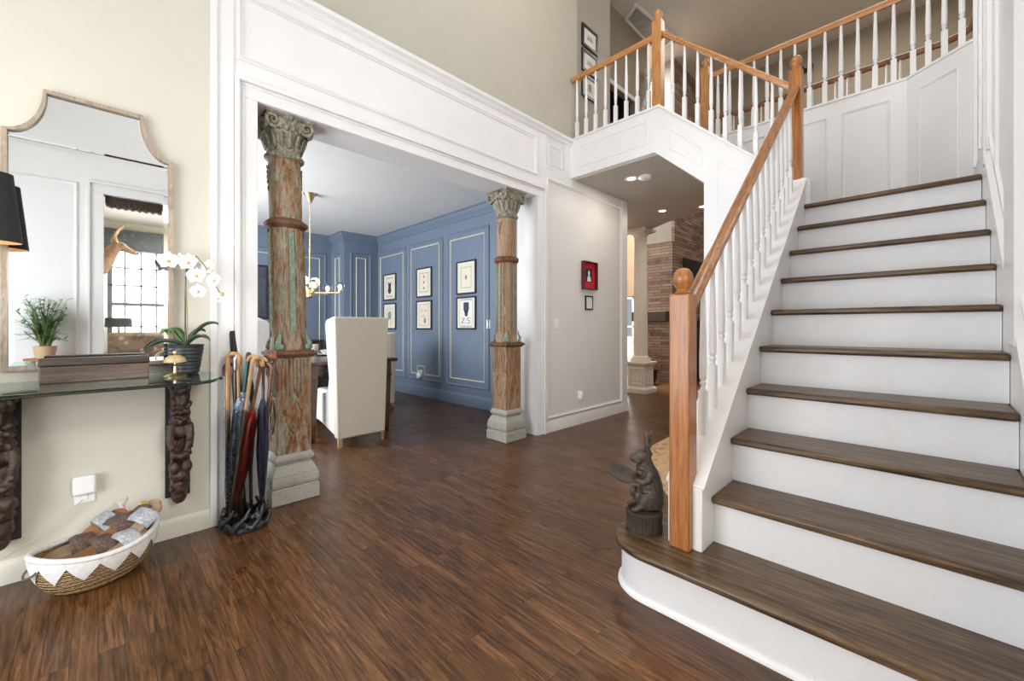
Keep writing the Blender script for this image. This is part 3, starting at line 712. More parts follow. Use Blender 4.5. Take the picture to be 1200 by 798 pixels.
# lamp
lg = thing('table_lamp', 'black shaded table lamp with gilt base on the glass console', 'lamp', (-.386,2.672,TZ))
MB().lathe([(.001,0),(.09,0),(.09,.012),(.075,.02),(.02,.026),(.016,.05),(.024,.08),(.030,.14),(.022,.22),(.012,.28),(.010,.56),(.004,.57)], 24).build('base', BRASS, lg)
sh_ = MB(); N = 40; sec = [(.085/.085,.585),(.83,.865)]
vs = []; fs = []
for (q, z) in ((1.0,.585),(.84,.865),(.82,.865),(.98,.585)):
    for k in range(N):
        a = 2*PI*k/N; vs.append((.165*q*math.cos(a), .085*q*math.sin(a), z))
for i in range(4):
    for k in range(N): fs.append((i*N+k,i*N+(k+1)%N,((i+1)%4)*N+(k+1)%N,((i+1)%4)*N+k))
shade_in = plain('gold_shade_lining', (.75,.50,.24), .5)
so = MB().add(vs, fs).build('lamp_shade', plain('black_shade', (.018,.018,.02), .75, var=.15, scale=60), lg)
so.data.materials.append(shade_in)
for p in so.data.polygons:
    if 2*N <= p.index < 3*N: p.material_index = 1
MB().ball((0,0,.66), (.026,.026,.036)).build('bulb', BULB, lg)

# long wooden box
DW = wood('dark_weathered_wood', [(.05,.028,.018), (.115,.072,.048), (.18,.125,.09)], (1.5,14,14), .4, .3)
bx_ = thing('wooden_box', 'long dark weathered wooden box on the glass console under the mirror', 'box', (-.002,2.650,TZ), -.0)
MB().box(-.172,-.052,0,.172,.052,.072).build('body', DW, bx_, bev=.003)
MB().taper(0,0,.074,.104,.176,.056,.174,.05).build('lid', wood('dark_box_lid', [(.015,.009,.006),(.04,.024,.016),(.07,.045,.03)], (1.5,14,14), .55, 0), bx_, bev=.003)

# desk bell
bl_ = thing('desk_bell', 'small gilt mushroom-shaped desk bell on the console by the orchid pot', 'bell', (.262,2.555,TZ))
MB().lathe([(.001,0),(.045,0),(.047,.006),(.03,.012),(.008,.02),(.007,.05),(.012,.055),(.006,.06),(.005,.075)], 28).build('stand', BRASS, bl_)
MB().lathe([(.044,.070),(.043,.078),(.036,.092),(.022,.102),(.006,.106),(.002,.106)], 28).build('dome', distressed('pierced_gilt', [(.3,(.25,.16,.06)),(.5,(.6,.45,.22)),(.8,(.75,.6,.35))], (60,60,60), rough=.4), bl_)
MB().ball((0,0,.116), (.009,.009,.011)).build('button', BRASS, bl_)

# orchid
og = thing('potted_orchid', 'white moth orchid in a ribbed black pot on the console', 'orchid', (.318,2.67,TZ))
pr_ = [(.001,0),(.046,0),(.052,.006)]
for k in range(7):
    z = .01+.018*k; r = .053+.021*(z/.14); pr_ += [(r,z),(r+.0025,z+.009),(r,z+.0165)]
pr_ += [(.073,.142),(.075,.150),(.068,.150),(.066,.135),(.001,.132)]
MB().lathe(pr_, 36).build('pot', plain('ribbed_charcoal_pot', (.028,.032,.038), .45), og)
stemM = plain('orchid_stem', (.12,.12,.05), .6); leafM = plain('orchid_leaf', (.055,.085,.055), .35, var=.25, scale=9); leafL = plain('bright_orchid_leaf', (.11,.28,.06), .35, var=.2, scale=9)
Rv = Vector((S45:=.70710678, -S45, 0)); Fv = Vector((S45, S45, 0))   # roughly across / away from the entry view
def wp3(r, f, z): return tuple(Rv*r + Fv*f + Vector((0,0,z)))
MB().tube([wp3(.0,0,.13),wp3(-.005,0,.25),wp3(-.004,0,.40),wp3(-.002,0,.52),wp3(.01,-.01,.575)], [.0045,.004,.0035,.003,.0025], 8).build('stem', stemM, og)
MB().tube([wp3(.008,0,.13),wp3(.006,0,.3),wp3(-.001,0,.45)], .0022, 6).build('support_stick', plain('bamboo_stick', (.4,.3,.16), .6), og)
MB().tube([wp3(0,0,.52),wp3(.06,-.01,.60),wp3(.10,-.02,.56),wp3(.14,-.02,.50),wp3(.17,-.02,.44),wp3(.195,-.02,.40)], [.0026,.0024,.0022,.002,.0018,.0015], 8).build('stem', stemM, og)
def leaf(L, w, r0, f0, ang_, lift, droop, mat):
    m = MB(); N = 12; vs = []; fs = []
    d = Rv*math.cos(ang_) + Fv*math.sin(ang_); sd = Vector((-d.y, d.x, 0))
    for i in range(N+1):
        t_ = i/N; x = L*t_; z = .14 + lift*math.sin(t_*PI*.6) - droop*t_*t_; ww = w*math.sin(PI*min(1,(.06+t_*.94))**.8)*.98+.002
        c = Rv*r0+Fv*f0 + d*x + Vector((0,0,z))
        for u, dz in ((-1,.006),(-.5,.0),(0,-.004),(.5,0),(1,.006)): vs.append(c + sd*ww*u + Vector((0,0,dz+ .25*ww*abs(u))))
    for i in range(N):
        for k in range(4): fs.append((i*5+k,i*5+k+1,(i+1)*5+k+1,(i+1)*5+k))
    m.add(vs, fs); o = m.build('leaf', mat, og, ang=80)
    md = o.modifiers.new('s','SOLIDIFY'); md.thickness = .0025; return o
leaf(.13,.026,0,0,PI,.10,.03,leafL); leaf(.17,.020,0,0,PI+.35,.05,.06,leafM); leaf(.15,.018,0,0,.15,.12,.0,leafM); leaf(.155,.018,0,0,-.25,.07,.035,leafM); leaf(.14,.018,0,0,PI-.4,.10,.02,leafM); leaf(.10,.018,0,0,1.3,.09,.01,leafM)
petM = plain('white_orchid_petal', (.84,.80,.78), .5, var=.04); lipM = plain('orange_orchid_lip', (.75,.33,.10), .5, var=.2, scale=60)
def flower(r, f, z, sz, yaw, pitch):
    m = MB()
    def petal(a, L, w):
        vs = []; fs = []; N = 7
        for i in range(N+1):
            t_ = i/N; ww = w*math.sin(PI*(t_*.88+.08))
            for u in (-1,-.5,0,.5,1):
                x = L*t_; y = ww*u; q = .006*(t_-.5)+.004*abs(u)
                vs.append((x*math.cos(a)-y*math.sin(a), q, x*math.sin(a)+y*math.cos(a)))
        for i in range(N):
            for k in range(4): fs.append((i*5+k,i*5+k+1,(i+1)*5+k+1,(i+1)*5+k))
        m.add(vs, fs)
    for a in (PI/2, -PI*.28, PI+PI*.28): petal(a, sz*1.1, sz*.42)
    for a in (.12, PI-.12): petal(a, sz*1.2, sz*.72)
    M = Matrix.Translation(Vector(wp3(r,f,z))) @ Matrix.Rotation(PI/4+PI+yaw+PI/2+PI/2+PI/2, 4, 'Z') @ Matrix.Rotation(pitch, 4, 'X')
    m.xf(M); o = m.build('flower', petM, og, ang=90)
    l = MB().ball((0,-.006,-.004),(sz*.26,.012,sz*.24),10,7).ball((sz*.18,-.01,-sz*.1),(sz*.12,.007,sz*.16),8,6).ball((-sz*.18,-.01,-sz*.1),(sz*.12,.007,sz*.16),8,6).ball((0,-.016,-sz*.22),(sz*.10,.009,sz*.16),8,6)
    l.xf(M).build('lip', lipM, o)
for a in ((-.072,-.02,.575,.042,.3,.1),(-.028,-.0,.58,.036,-.2,.0),(.035,-.03,.565,.042,0,.1),(.068,-.02,.50,.040,.1,0),(.13,-.02,.54,.038,-.3,.1),(.165,-.03,.475,.038,-.2,.1),(.085,-.03,.42,.034,.1,-.1),(.178,-.02,.385,.026,0,.2),(.02,.02,.55,.034,.4,.0)):
    flower(*a)
MB().ball(wp3(.197,-.02,.405),(.009,.009,.012)).build('bud', plain('orchid_bud',(.45,.5,.2),.5), og)
# outlets and switches
def plate(label, name, cat, M, gang=1, extra=None, parent_kind=None):
    g = thing(name, label, cat, (0,0,0)); g.matrix_world = M
    MB().box(-.036*gang,-.006,-.058,.036*gang,0,.058).build('plate', PLAST, g, bev=.003)
    return g
Mx = lambda x,y,z,r=0: Matrix.Translation((x,y,z)) @ Matrix.Rotation(r,4,'Z')
g = plate('double light switch plate on the pale panel left of the red picture', 'light_switch', 'switch', Mx(3.46,YA-.001,1.14), 1.2)
for k in (-1,1): MB().box(k*.022-.014,-.010,-.032,k*.022+.014,-.004,.032).build('rocker', PLAST, g, bev=.002)
g = plate('white plug-in device on the pale panel above the hall baseboard', 'wall_outlet', 'outlet', Mx(3.88,YA-.001,.32))
MB().box(-.022,-.045,-.035,.022,-.006,.045).build('plug_in_device', PLAST, g, bev=.008)
g = plate('white outlet with square smart plug on the cream wall above the basket', 'wall_outlet', 'outlet', Mx(-.045,YA-.001,.335))
MB().box(-.040,-.040,-.012,.040,-.006,.075).build('smart_plug', PLAST, g, bev=.012, seg=3)
MB().box(-.012,-.009,-.042,.012,-.005,-.02).build('socket', PLAST, g, bev=.002)
g = plate('white light switch on the blue wall behind the farther carved column', 'light_switch', 'switch', Mx(3.659,4.10,1.14,-PI/2))
MB().box(-.014,-.010,-.03,.014,-.004,.03).build('rocker', PLAST, g, bev=.002)
g = thing('air_freshener', 'round white plug-in air freshener low on the blue panelled wall', 'air freshener', (0,0,0)); g.matrix_world = Mx(3.659,5.72,.33,-PI/2)
MB().ball((0,-.04,0),(.05,.038,.055)).lathe([(.02,0),(.02,.03),(.012,.04)],16,(0,-.04,.045)).build('body', PLAST, g)
MB().box(-.034,-.006,-.03,.034,0,.085).build('plate', PLAST, g, bev=.003)

# ------------------------------------------------------------------ pictures
def picture(name, label, M, w, h, fm, group=None, mat_w=.0, art=None, fw=.022, d=.022, paper=PAPER):
    g = thing(name, label, 'picture', (0,0,0), 0, group); g.matrix_world = M
    f = MB()
    f.box(-w/2,-d,-h/2,-w/2+fw,0,h/2).box(w/2-fw,-d,-h/2,w/2,0,h/2).box(-w/2+fw,-d,h/2-fw,w/2-fw,0,h/2).box(-w/2+fw,-d,-h/2,w/2-fw,0,-h/2+fw)
    f.build('frame', fm, g, bev=.003)
    if mat_w:
        MB().box(-w/2+fw,-.010,-h/2+fw,w/2-fw,-.002,h/2-fw).build('mount', MATT, g)
        MB().box(-w/2+fw+mat_w,-.0115,-h/2+fw+mat_w,w/2-fw-mat_w,-.010,h/2-fw-mat_w).build('print', paper, g)
    else: MB().box(-w/2+fw,-.0115,-h/2+fw,w/2-fw,-.002,h/2-fw).build('print', paper, g)
    y = -.0125
    if art: art(g, y)
    return g
def blob(g, y, pts, mat, name='motif'): MB().prism(pts, 'y', y, y+.001).build(name, mat, g, smooth=False)
def ell(cx, cz, a, b_, n=20): return [(cx+a*math.cos(2*PI*k/n), cz+b_*math.sin(2*PI*k/n)) for k in range(n)]
def border(g, y, w, h, mat, t_=.004):
    MB().box(-w/2,y,-h/2,-w/2+t_,y+.001,h/2).box(w/2-t_,y,-h/2,w/2,y+.001,h/2).box(-w/2,y,h/2-t_,w/2,y+.001,h/2).box(-w/2,y,-h/2,w/2,y+.001,-h/2+t_).build('printed_border', mat, g, smooth=False)
def line(g, y, path, r, mat, name='motif'):
    MB().tube([(u,y,w) for u,w in path], r, 6, .3).build(name, mat, g)
def marks(g, y, x0, x1, z, mat, n=9):
    m = MB()
    for k in range(n):
        x = x0+(x1-x0)*k/(n-1); m.box(x-.006,y,z-.005*(1+(k*7%3)*.4),x+.006,y+.001,z+.005)
    m.build('lettering_marks', mat, g, smooth=False)
def art1(g, y):
    border(g,y,.26,.30,INKB,.003); marks(g,y,-.10,.10,.165,INK); marks(g,y,-.10,.10,-.165,INK)
    blob(g,y,ell(0,-.055,.058,.062),INK); blob(g,y,ell(0,.02,.045,.05),INK); blob(g,y,[(-.045,.03),(-.06,.11),(-.01,.06)],INK); blob(g,y,[(.045,.03),(.06,.11),(.01,.06)],INK)
def art2(g, y):
    border(g,y,.20,.26,INKB,.003); blob(g,y,ell(0,.02,.06,.07),INKG); line(g,y,[(-.04,-.07),(0,0),(.05,-.06)],.01,INKB)
def art3(g, y):
    border(g,y,.25,.30,INKB,.006)
    for z in (.09,0,-.09): blob(g,y,ell(0,z,.022,.018,8),INKG); line(g,y,[(-.02,z-.015),(.02,z+.02)],.005,INKB)
def art4(g, y):
    border(g,y,.27,.34,INKP,.012); blob(g,y,ell(-.05,.07,.03,.02),INKP); blob(g,y,ell(.05,.07,.03,.02),INKP); blob(g,y,ell(.03,-.09,.035,.045),INKG); blob(g,y,ell(-.02,-.02,.05,.02),INKP)
def art5(g, y):
    border(g,y,.23,.29,INKB,.005); blob(g,y,ell(0,.0,.02,.035,9),INKB)
def art6(g, y):
    border(g,y,.30,.36,INK,.003); marks(g,y,-.12,.12,.192,INK,11); marks(g,y,-.12,.12,-.192,INK,11)
    blob(g,y,[(-.055,.15),(.06,.15),(.065,.06),(.04,.0),(-.03,.0),(-.055,.05)],INK); blob(g,y,ell(.005,-.01,.035,.04),INK)
    line(g,y,[(-.10,-.07),(-.03,-.07),(-.09,-.14),(-.02,-.145)],.010,INK); line(g,y,[(.09,-.07),(.03,-.07),(.03,-.10),(.08,-.105),(.085,-.14),(.02,-.145)],.010,INK)
DF = plain('dark_navy_frame', (.025,.024,.030), .3, var=.2)
MR = lambda y,z: Mx(3.659,y,z,-PI/2)
grp = 'framed prints on the blue panels'
picture('framed_print','print with a dark horned figure, upper frame of the column nearest the corner',MR(6.711,1.81),.44,.47,DF,grp,0,art1)
picture('framed_print','print half hidden by the linen chair, lower frame of the column nearest the corner',MR(6.711,1.295),.44,.46,DF,grp,.02,art2)
picture('framed_print','print of three small specimens in a thin border, upper frame of the middle column',MR(5.622,1.81),.435,.47,DF,grp,.02,art3)
picture('framed_print','pink washed print, lower frame of the middle column',MR(5.622,1.295),.435,.46,DF,grp,.02,art4)
picture('framed_print','nearly empty cream print with an inner border, upper frame nearest the carved column',MR(4.56,1.80),.43,.47,DF,grp,.02,art5)
picture('framed_print','print of a navy figure above two curled shapes, lower frame nearest the carved column',MR(4.56,1.30),.43,.46,DF,grp,0,art6, paper=MATT)
def artr(g, y):
    MB().box(-.065,y,-.075,.065,y+.002,.085).build('inner_mount', BLACKM, g)
    blob(g,y-.002,[(-.04,-.065),(.04,-.065),(.03,-.02),(.012,.0),(.018,.04),(.0,.065),(-.02,.04),(-.012,.0),(-.03,-.02)],CERAM,'bust_figure')
picture('framed_picture','red lacquered shadow box with a small pale bust in hall',Mx(4.05,YA-.001,1.70),.27,.325,plain('dark_red_frame',(.10,.012,.02),.3),None,0,artr,fw=.014,d=.05,paper=RED)
picture('framed_picture','tiny black framed picture hung under the red one',Mx(4.06,YA-.001,1.385),.15,.165,BLACK,None,0,None,fw=.016,d=.015,paper=WG)
def artu(g, y):
    for k in range(7): line(g,y,[(-.05+.016*k,-.02),(-.045+.016*k,.012+.012*((k*5)%3))],.003,INK)
    line(g,y,[(-.07,-.022),(.07,-.022)],.002,INK)
def artv(g, y):
    blob(g,y,ell(0,.02,.04,.035,9),INKG); line(g,y,[(0,-.04),(0,.02)],.004,INKB)
    for k in range(4): line(g,y,[(-.05,-.045+.012*k),(.05,-.045+.012*k)],.002,INK)
MU = lambda z: Mx(4.30,2.949,z)
gu = 'black framed drawings on the landing wall'
picture('framed_drawing','topmost of the three black framed drawings on the landing wall',MU(4.655),.33,.27,BLACK,gu,.0,artu,fw=.035,paper=MATT)
picture('framed_drawing','middle one of the three black framed drawings on the landing wall, crossed by the rail',MU(4.355),.33,.27,BLACK,gu,.0,artu,fw=.035,paper=MATT)
picture('framed_drawing','lowest of the three black framed drawings on the landing wall, behind the spindles',MU(4.05),.33,.28,BLACK,gu,.0,artv,fw=.035,paper=MATT)
# ------------------------------------------------------------------ umbrella stand and canes
ux, uy = .577, 2.660
us = thing('umbrella_stand', 'clear cylinder umbrella stand on a black cast scrollwork foot', 'umbrella stand', (ux,uy,0))
m = MB(); m.lathe([(.001,0),(.104,0),(.112,.012),(.106,.03),(.09,.035),(.001,.034)], 28)
rn = random.Random(5)
for k in range(26):
    a = 2*PI*k/26; z = rn.uniform(.03,.10); r = rn.uniform(.085,.105)
    m.ball((r*math.cos(a), r*math.sin(a), z), (rn.uniform(.014,.026),)*3, 8, 6)
for k in range(8):
    a = 2*PI*k/8; m.tube([(.11*math.cos(a),.11*math.sin(a),.02),(.118*math.cos(a+.3),.118*math.sin(a+.3),.06),(.10*math.cos(a+.6),.10*math.sin(a+.6),.09),(.095*math.cos(a+.8),.095*math.sin(a+.8),.13)], [.014,.012,.012,.008], 8)
m.build('cast_foot', plain('black_cast_resin',(.02,.021,.026),.3,var=.4,scale=30), us, remesh=.005, disp=(.006,.02))
m = MB(); N = 36; vs = []; fs = []
for r, z in ((.100,.05),(.100,.66),(.097,.66),(.097,.05)):
    for k in range(N): vs.append((r*math.cos(2*PI*k/N), r*math.sin(2*PI*k/N), z))
for i in range(4):
    for k in range(N): fs.append((i*N+k,i*N+(k+1)%N,((i+1)%4)*N+(k+1)%N,((i+1)%4)*N+k))
m.add(vs, fs).build('clear_cylinder', CLEAR, us)
def sv(r, f, z): return Vector((ux,uy,0)) + Rv*r + Fv*f + Vector((0,0,z))
BAM = wood('honey_bamboo', [(.30,.14,.04),(.52,.27,.08),(.66,.40,.15)], (12,12,2), .3, .4)
CANE = wood('brown_cane', [(.09,.035,.015),(.19,.08,.035),(.30,.14,.06)], (12,12,2), .3, .4)
TAN = wood('tan_cane', [(.30,.18,.09),(.46,.30,.16),(.58,.42,.26)], (12,12,2), .45)
MAR = wood('dark_red_cane', [(.035,.012,.008),(.09,.03,.02),(.15,.055,.035)], (12,12,2), .25, .5)
def cane(name, label, cat, b0, t0, hr, hdir, mat, r=.009, hm=None, nod=0, tail=.06, canopy=None, straight=None):
    """b0 foot, t0 top of shaft; hook of radius hr bending towards hdir (r,f)"""
    b_ = sv(*b0); t_ = sv(*t0); g = thing(name, label, cat, tuple(b_), 0, 'canes and umbrellas in the stand')
    L = lambda p: tuple(Vector(p)-b_)
    m = MB()
    if nod:
        N = 26; path = [b_.lerp(t_, i/N) for i in range(N+1)]; rr = [r*(1.18 if i % 4 == 0 else 1) for i in range(N+1)]
        m.tube([L(p) for p in path], rr, 10)
    else: m.tube([L(b_),L(t_)], [r*.75,r], 10)
    m.build('shaft', mat, g)
    hm = hm or mat
    if straight:
        d = (t_-b_).normalized(); MB().tube([L(t_),L(t_+d*straight*.1),L(t_+d*straight*.9),L(t_+d*straight)], [.012,.018,.0165,.013], 12).build('handle', hm, g)
    else:
        d = Rv*hdir[0]+Fv*hdir[1]; path = []
        for i in range(15):
            a = PI*1.08*i/14; path.append(L(t_ + d*(hr - hr*math.cos(a)) + Vector((0,0,hr*math.sin(a)))))
        e = Vector(path[-1]); path.append(tuple(e+Vector((0,0,-tail*.5)))); path.append(tuple(e+Vector((0,0,-tail))))
        MB().tube(path, [r*1.05]*(len(path)-1)+[r*.9], 12).build('handle', hm, g)
    if canopy:
        cm, s0, s1, R_ = canopy
        d = (t_-b_); m = MB(); N = 18; path = []; rr = []
        for i in range(N+1):
            u = i/N; path.append(L(b_ + d*(s0+(s1-s0)*u))); 
            rr.append(R_*(.25+.75*math.sin(min(1,u*1.35+.12)*PI*.62))*(1 if u < .9 else 1-(u-.9)*6) )
        mm = MB(); mm.tube(path, rr, 24)
        # furled folds
        nn = 24
        for i in range(N+1):
            c = Vector(path[i])
            for k in range(nn):
                v = Vector(mm.v[i*nn+k]); mm.v[i*nn+k] = tuple(c + (v-c)*(1+.16*math.sin(k*PI*2/nn*6+i*.35)))
        mm.build('furled_canopy', cm, g, ang=70)
    return g
def floral(name, bg, c1, c2, sc_=55):
    m, t, b = nt(name); v = coords(t); vo = t.nodes.new('ShaderNodeTexVoronoi'); vo.inputs['Scale'].default_value = sc_; t.links.new(v, vo.inputs['Vector'])
    n = noise(t, v, sc_*.5, 4, .7)
    a = ramp(t, vo.outputs['Distance'], [(.28,c1),(.40,bg)]); col = mixc(t, ramp(t, n, [(.5,(0,0,0)),(.58,(1,1,1))]), a, c2)
    t.links.new(col, b.inputs['Base Color']); b.inputs['Roughness'].default_value = .45; return m
NF = floral('silver_navy_floral', (.09,.12,.19), (.75,.78,.84), (.40,.46,.54), 60); NAVY = plain('navy_nylon', (.022,.032,.07), .5, var=.3, scale=20)
REDN = plain('scarlet_nylon', (.80,.025,.03), .4, var=.2, scale=12); GRN = plain('green_nylon', (.01,.10,.075), .4, var=.2); TEAL = plain('teal_black_nylon', (.01,.03,.035), .4)
um = 'umbrella'
cane('umbrella','umbrella with a straight black grip, tallest in the stand',um,(-.03,.05,.05),(-.098,.055,.93),0,(0,0),NAVY,.006,BLACKM,canopy=(NAVY,.25,.95,.022),straight=.15)
cane('walking_cane','brown cane whose hook curls out over the glass console','cane',(-.06,.03,.04),(-.080,.03,.865),.030,(-1,0),CANE,.009,CANE,tail=.03)
cane('bamboo_cane','honey coloured bamboo cane with jointed shaft at the front of the stand','cane',(-.088,-.02,.04),(-.074,-.035,.93),.026,(1,.25),BAM,.012,BAM,nod=1,tail=.03)
cane('walking_cane','cane with a silver-collared hook just right of the bamboo cane','cane',(-.02,.0,.04),(-.050,.01,.925),.024,(.35,-1),BAM,.010,SILVER,tail=.05)
cane('umbrella','umbrella with a very dark red wooden hook in the middle of the stand',um,(.0,.05,.05),(-.012,.04,.925),.026,(.6,-.8),MAR,.012,MAR,tail=.06,canopy=(TEAL,.3,.9,.024))
cane('umbrella','silver and navy floral umbrella with a green collar and tan hook',um,(-.062,-.045,.06),(.022,-.015,.915),.025,(1,.1),GRN,.010,TAN,canopy=(NF,.04,.80,.040),tail=.03)
cane('umbrella','scarlet furled umbrella with a brown curved hook leaning to the column',um,(-.048,-.055,.06),(.082,.0,.87),.032,(1,-.1),CANE,.009,CANE,canopy=(REDN,.08,.72,.036),tail=.03)
cane('walking_cane','pale tan cane slanting across the front of the umbrellas','cane',(-.035,-.085,.05),(.070,-.052,.91),.024,(.8,.6),TAN,.011,BAM,tail=.02)
cane('umbrella','dark navy umbrella standing closest to the carved column',um,(.070,.03,.05),(.080,.03,.86),.022,(.3,.9),MAR,.008,MAR,canopy=(NAVY,.12,.80,.026),tail=.04)
# carved head cane
g = cane('walking_cane','cane with a carved brown animal head grip next to the peeling column','cane',(.04,.06,.04),(.105,.065,.90),.0,(0,0),CANE,.009,CANE,straight=.01)
m = MB(); m.ball((0,0,0),(.030,.020,.026)).ball((-.022,-.0,.008),(.026,.013,.013)).ball((.018,.0,.022),(.01,.008,.018)).ball((.006,-.012,.022),(.008,.006,.014)).ball((0,0,-.022),(.016,.016,.02))
m.xf(Matrix.Translation(sv(.107,.065,.93)-sv(.04,.06,.04)) @ Matrix.Rotation(-PI/4,4,'Z')); m.build('carved_head', plain('carved_brown_grip',(.22,.08,.035),.35,var=.3,scale=40), g, remesh=.003)

# ------------------------------------------------------------------ basket of slippers
bk = thing('woven_basket', 'oval straw basket with white zigzag rim on the floor under the console', 'basket', (.0,2.565,0), math.radians(27))
A, B = .208, .168
def bpt(a, s_, off=0):
    k = (.56 + .44*math.sin(min(1,s_)*PI/2)); z = .168*s_*s_*.5 + .168*.5*s_ 
    z *= 1 + .10*math.cos(2*a)*s_
    nx, ny = math.cos(a), math.sin(a)
    return Vector(((A*k+off)*nx, (B*k+off)*ny, z))
N, Mr = 72, 22
def shell(o1_, o2_):
    vs = []; fs = []
    rows = [(i/Mr, o1_) for i in range(Mr+1)] + [(i/Mr, o2_) for i in range(Mr, -1, -1)]
    for j, (s_, of) in enumerate(rows):
        for k in range(N):
            rip = .0022*math.sin(j*PI*1.0)+.0018*math.sin(s_*Mr*PI)
            vs.append(bpt(2*PI*k/N, s_, of + .0022*math.cos(s_*Mr*PI*.999 + k*.0)*(1 if of > 0 or True else 0)) + Vector((0,0,.004 if (j > Mr) else 0)))
    R_ = len(rows)
    for j in range(R_-1):
        for k in range(N): fs.append((j*N+k,j*N+(k+1)%N,(j+1)*N+(k+1)%N,(j+1)*N+k))
    fs.append(tuple(range(N-1,-1,-1))); fs.append(tuple(range((R_-1)*N,R_*N)))
    return MB().add(vs, fs)
def straw_mat():
    m, t, b = nt('woven_straw'); v = coords(t,(1,1,1)); w = t.nodes.new('ShaderNodeTexWave'); w.bands_direction = 'Z'; w.inputs['Scale'].default_value = 38; w.inputs['Distortion'].default_value = 3.5; w.inputs['Detail'].default_value = 3; w.inputs['Detail Scale'].default_value = 3
    t.links.new(v, w.inputs['Vector']); t.links.new(ramp(t, w.outputs['Fac'], [(.15,(.10,.055,.02)),(.5,(.34,.21,.085)),(.85,(.55,.38,.19))]), b.inputs['Base Color']); b.inputs['Roughness'].default_value = .8
    bump(t, b, w.outputs['Fac'], .8, .006); return m
shell(.0, -.010).build('woven_body', straw_mat(), bk, ang=80)
WY = plain('white_yarn', (.74,.74,.73), .9, var=.10, scale=50, bmp=.5)
m = MB(); rp = [bpt(2*PI*k/N, 1.0, -.004) + Vector((0,0,.004)) for k in range(N)]
vs = []; fs = []
for k in range(N):
    for j in range(10):
        a = 2*PI*j/10; nx, ny = math.cos(2*PI*k/N), math.sin(2*PI*k/N)
        vs.append(rp[k] + Vector((nx*math.cos(a)*.0125, ny*math.cos(a)*.0125, math.sin(a)*.011)))
for k in range(N):
    for j in range(10): fs.append((k*10+j, k*10+(j+1)%10, ((k+1)%N)*10+(j+1)%10, ((k+1)%N)*10+j))
m.add(vs, fs)
Z_ = 13; sub = 10; K = Z_*sub
for k in range(K):      # zigzag yarn band
    def low(q):
        f = (q % sub)/sub; tri = 1-abs(2*f-1); return .90 - .30*tri
    rows = 6; a0, a1 = 2*PI*k/K, 2*PI*(k+1)/K; vs = []; fs = []
    for a, q in ((a0,k),(a1,k+1)):
        for r_ in range(rows+1):
            s_ = low(q) + (1.0-low(q))*r_/rows; vs.append(bpt(a, s_, .0045))
    for r_ in range(rows): fs.append((r_, rows+1+r_, rows+2+r_, r_+1))
    m.add(vs, fs)
m.build('white_yarn_rim', WY, bk, ang=80)
for sx in (-1,1):
    c = bpt(0 if sx > 0 else PI, .86, .0); path = [c+Vector((0,.03*math.cos(a),-.0)) + Vector((sx*.022*math.sin(a),0,-.02*math.sin(a)+.0)) for a in [PI*i/8 for i in range(9)]]
    MB().tube(path, .004, 8).build('handle', plain('dark_cord',(.12,.09,.07),.8) if sx < 0 else bpy.data.materials['dark_cord'], bk)
SOLE = plain('tan_footbed', (.36,.25,.16), .8, var=.1, scale=30, bmp=.3); CORK = plain('brown_suede_sole', (.28,.135,.06), .8, var=.15, scale=30)
GREYK = plain('grey_knit', (.40,.42,.45), .95, var=.35, scale=90, bmp=.6); BRK = plain('brown_tweed', (.13,.085,.065), .95, var=.4, scale=90, bmp=.6)
def slipper_bms():
    s_ = MB(); pts = []
    for k in range(28):
        a = 2*PI*k/28; x = .122*math.cos(a); w = .040 + .008*(x/.122); y = w*math.copysign(abs(math.sin(a))**.72, math.sin(a)); pts.append((x,y))
    s_.prism(pts, 'z', 0, .016)
    q = MB(); n_ = 12; vs = []; fs = []
    for i in range(7):
        x = .005+.072*i/6; hh = .052-.012*abs(i-2)/4
        for k in range(n_+1):
            a = PI*k/n_; vs.append((x, .050*math.cos(a), .004+hh*math.sin(a)**.8)); 
        for k in range(n_,-1,-1):
            a = PI*k/n_; vs.append((x, .046*math.cos(a), .002+(hh-.004)*max(0,math.sin(a))**.8))
    R_ = 2*(n_+1)
    for i in range(6):
        for k in range(R_): fs.append((i*R_+k,i*R_+(k+1)%R_,(i+1)*R_+(k+1)%R_,(i+1)*R_+k))
    fs.append(tuple(range(R_-1,-1,-1))); fs.append(tuple(range(6*R_,7*R_)))
    q.add(vs, fs); return s_, q
protos = {}
def slipper(label, r, f, z, yaw, pitch, roll, sole, strap):
    key = (sole.name, strap.name)
    if key not in protos:
        g = thing('slide_slipper', label, 'slipper', (0,0,0), 0, 'slippers piled in the basket'); a, b_ = slipper_bms()
        a.build('sole', sole, g, bev=.004); b_.build('strap', strap, g, ang=60); protos[key] = g
    else: g = dup(protos[key], label=label)
    p = Vector((0,2.565,0)) + Rv*r*.9 + Fv*f*.9 + Vector((0,0,z)); g.location = p; g.scale = (.92,1.25,1.05)
    # yaw measured from the image-right direction
    g.rotation_euler = (Matrix.Rotation(-PI/4+yaw,3,'Z') @ Matrix.Rotation(-pitch,3,'Y') @ Matrix.Rotation(roll,3,'X')).to_euler()
    return g
slipper('tan slipper with grey knit strap, highest at the right end of the basket', .125,.075,.190, 1.25,.62,0, SOLE, GREYK)
slipper('brown strapped slipper behind the highest grey-strapped one at the right end', .085,.130,.185, 1.35,.70,0, SOLE, BRK)
slipper('slipper with grey strap low against the white rim at the right', .10,-.01,.135, 1.2,.30,-.1, SOLE, GREYK)
slipper('slipper with wide brown tweed strap in the middle of the heap', .02,.050,.175, 1.2,.50,0, CORK, BRK)
slipper('slipper with brown tweed strap low in the middle by the front rim', .01,-.045,.130, 1.1,.20,0, CORK, BRK)
slipper('slipper tilted on its side with grey strap at the back left', -.065,.075,.170, 1.15,.50,.6, CORK, GREYK)
slipper('brown strapped slipper lying flat at the left end of the basket', -.105,-.03,.130, .85,.15,.1, SOLE, BRK)
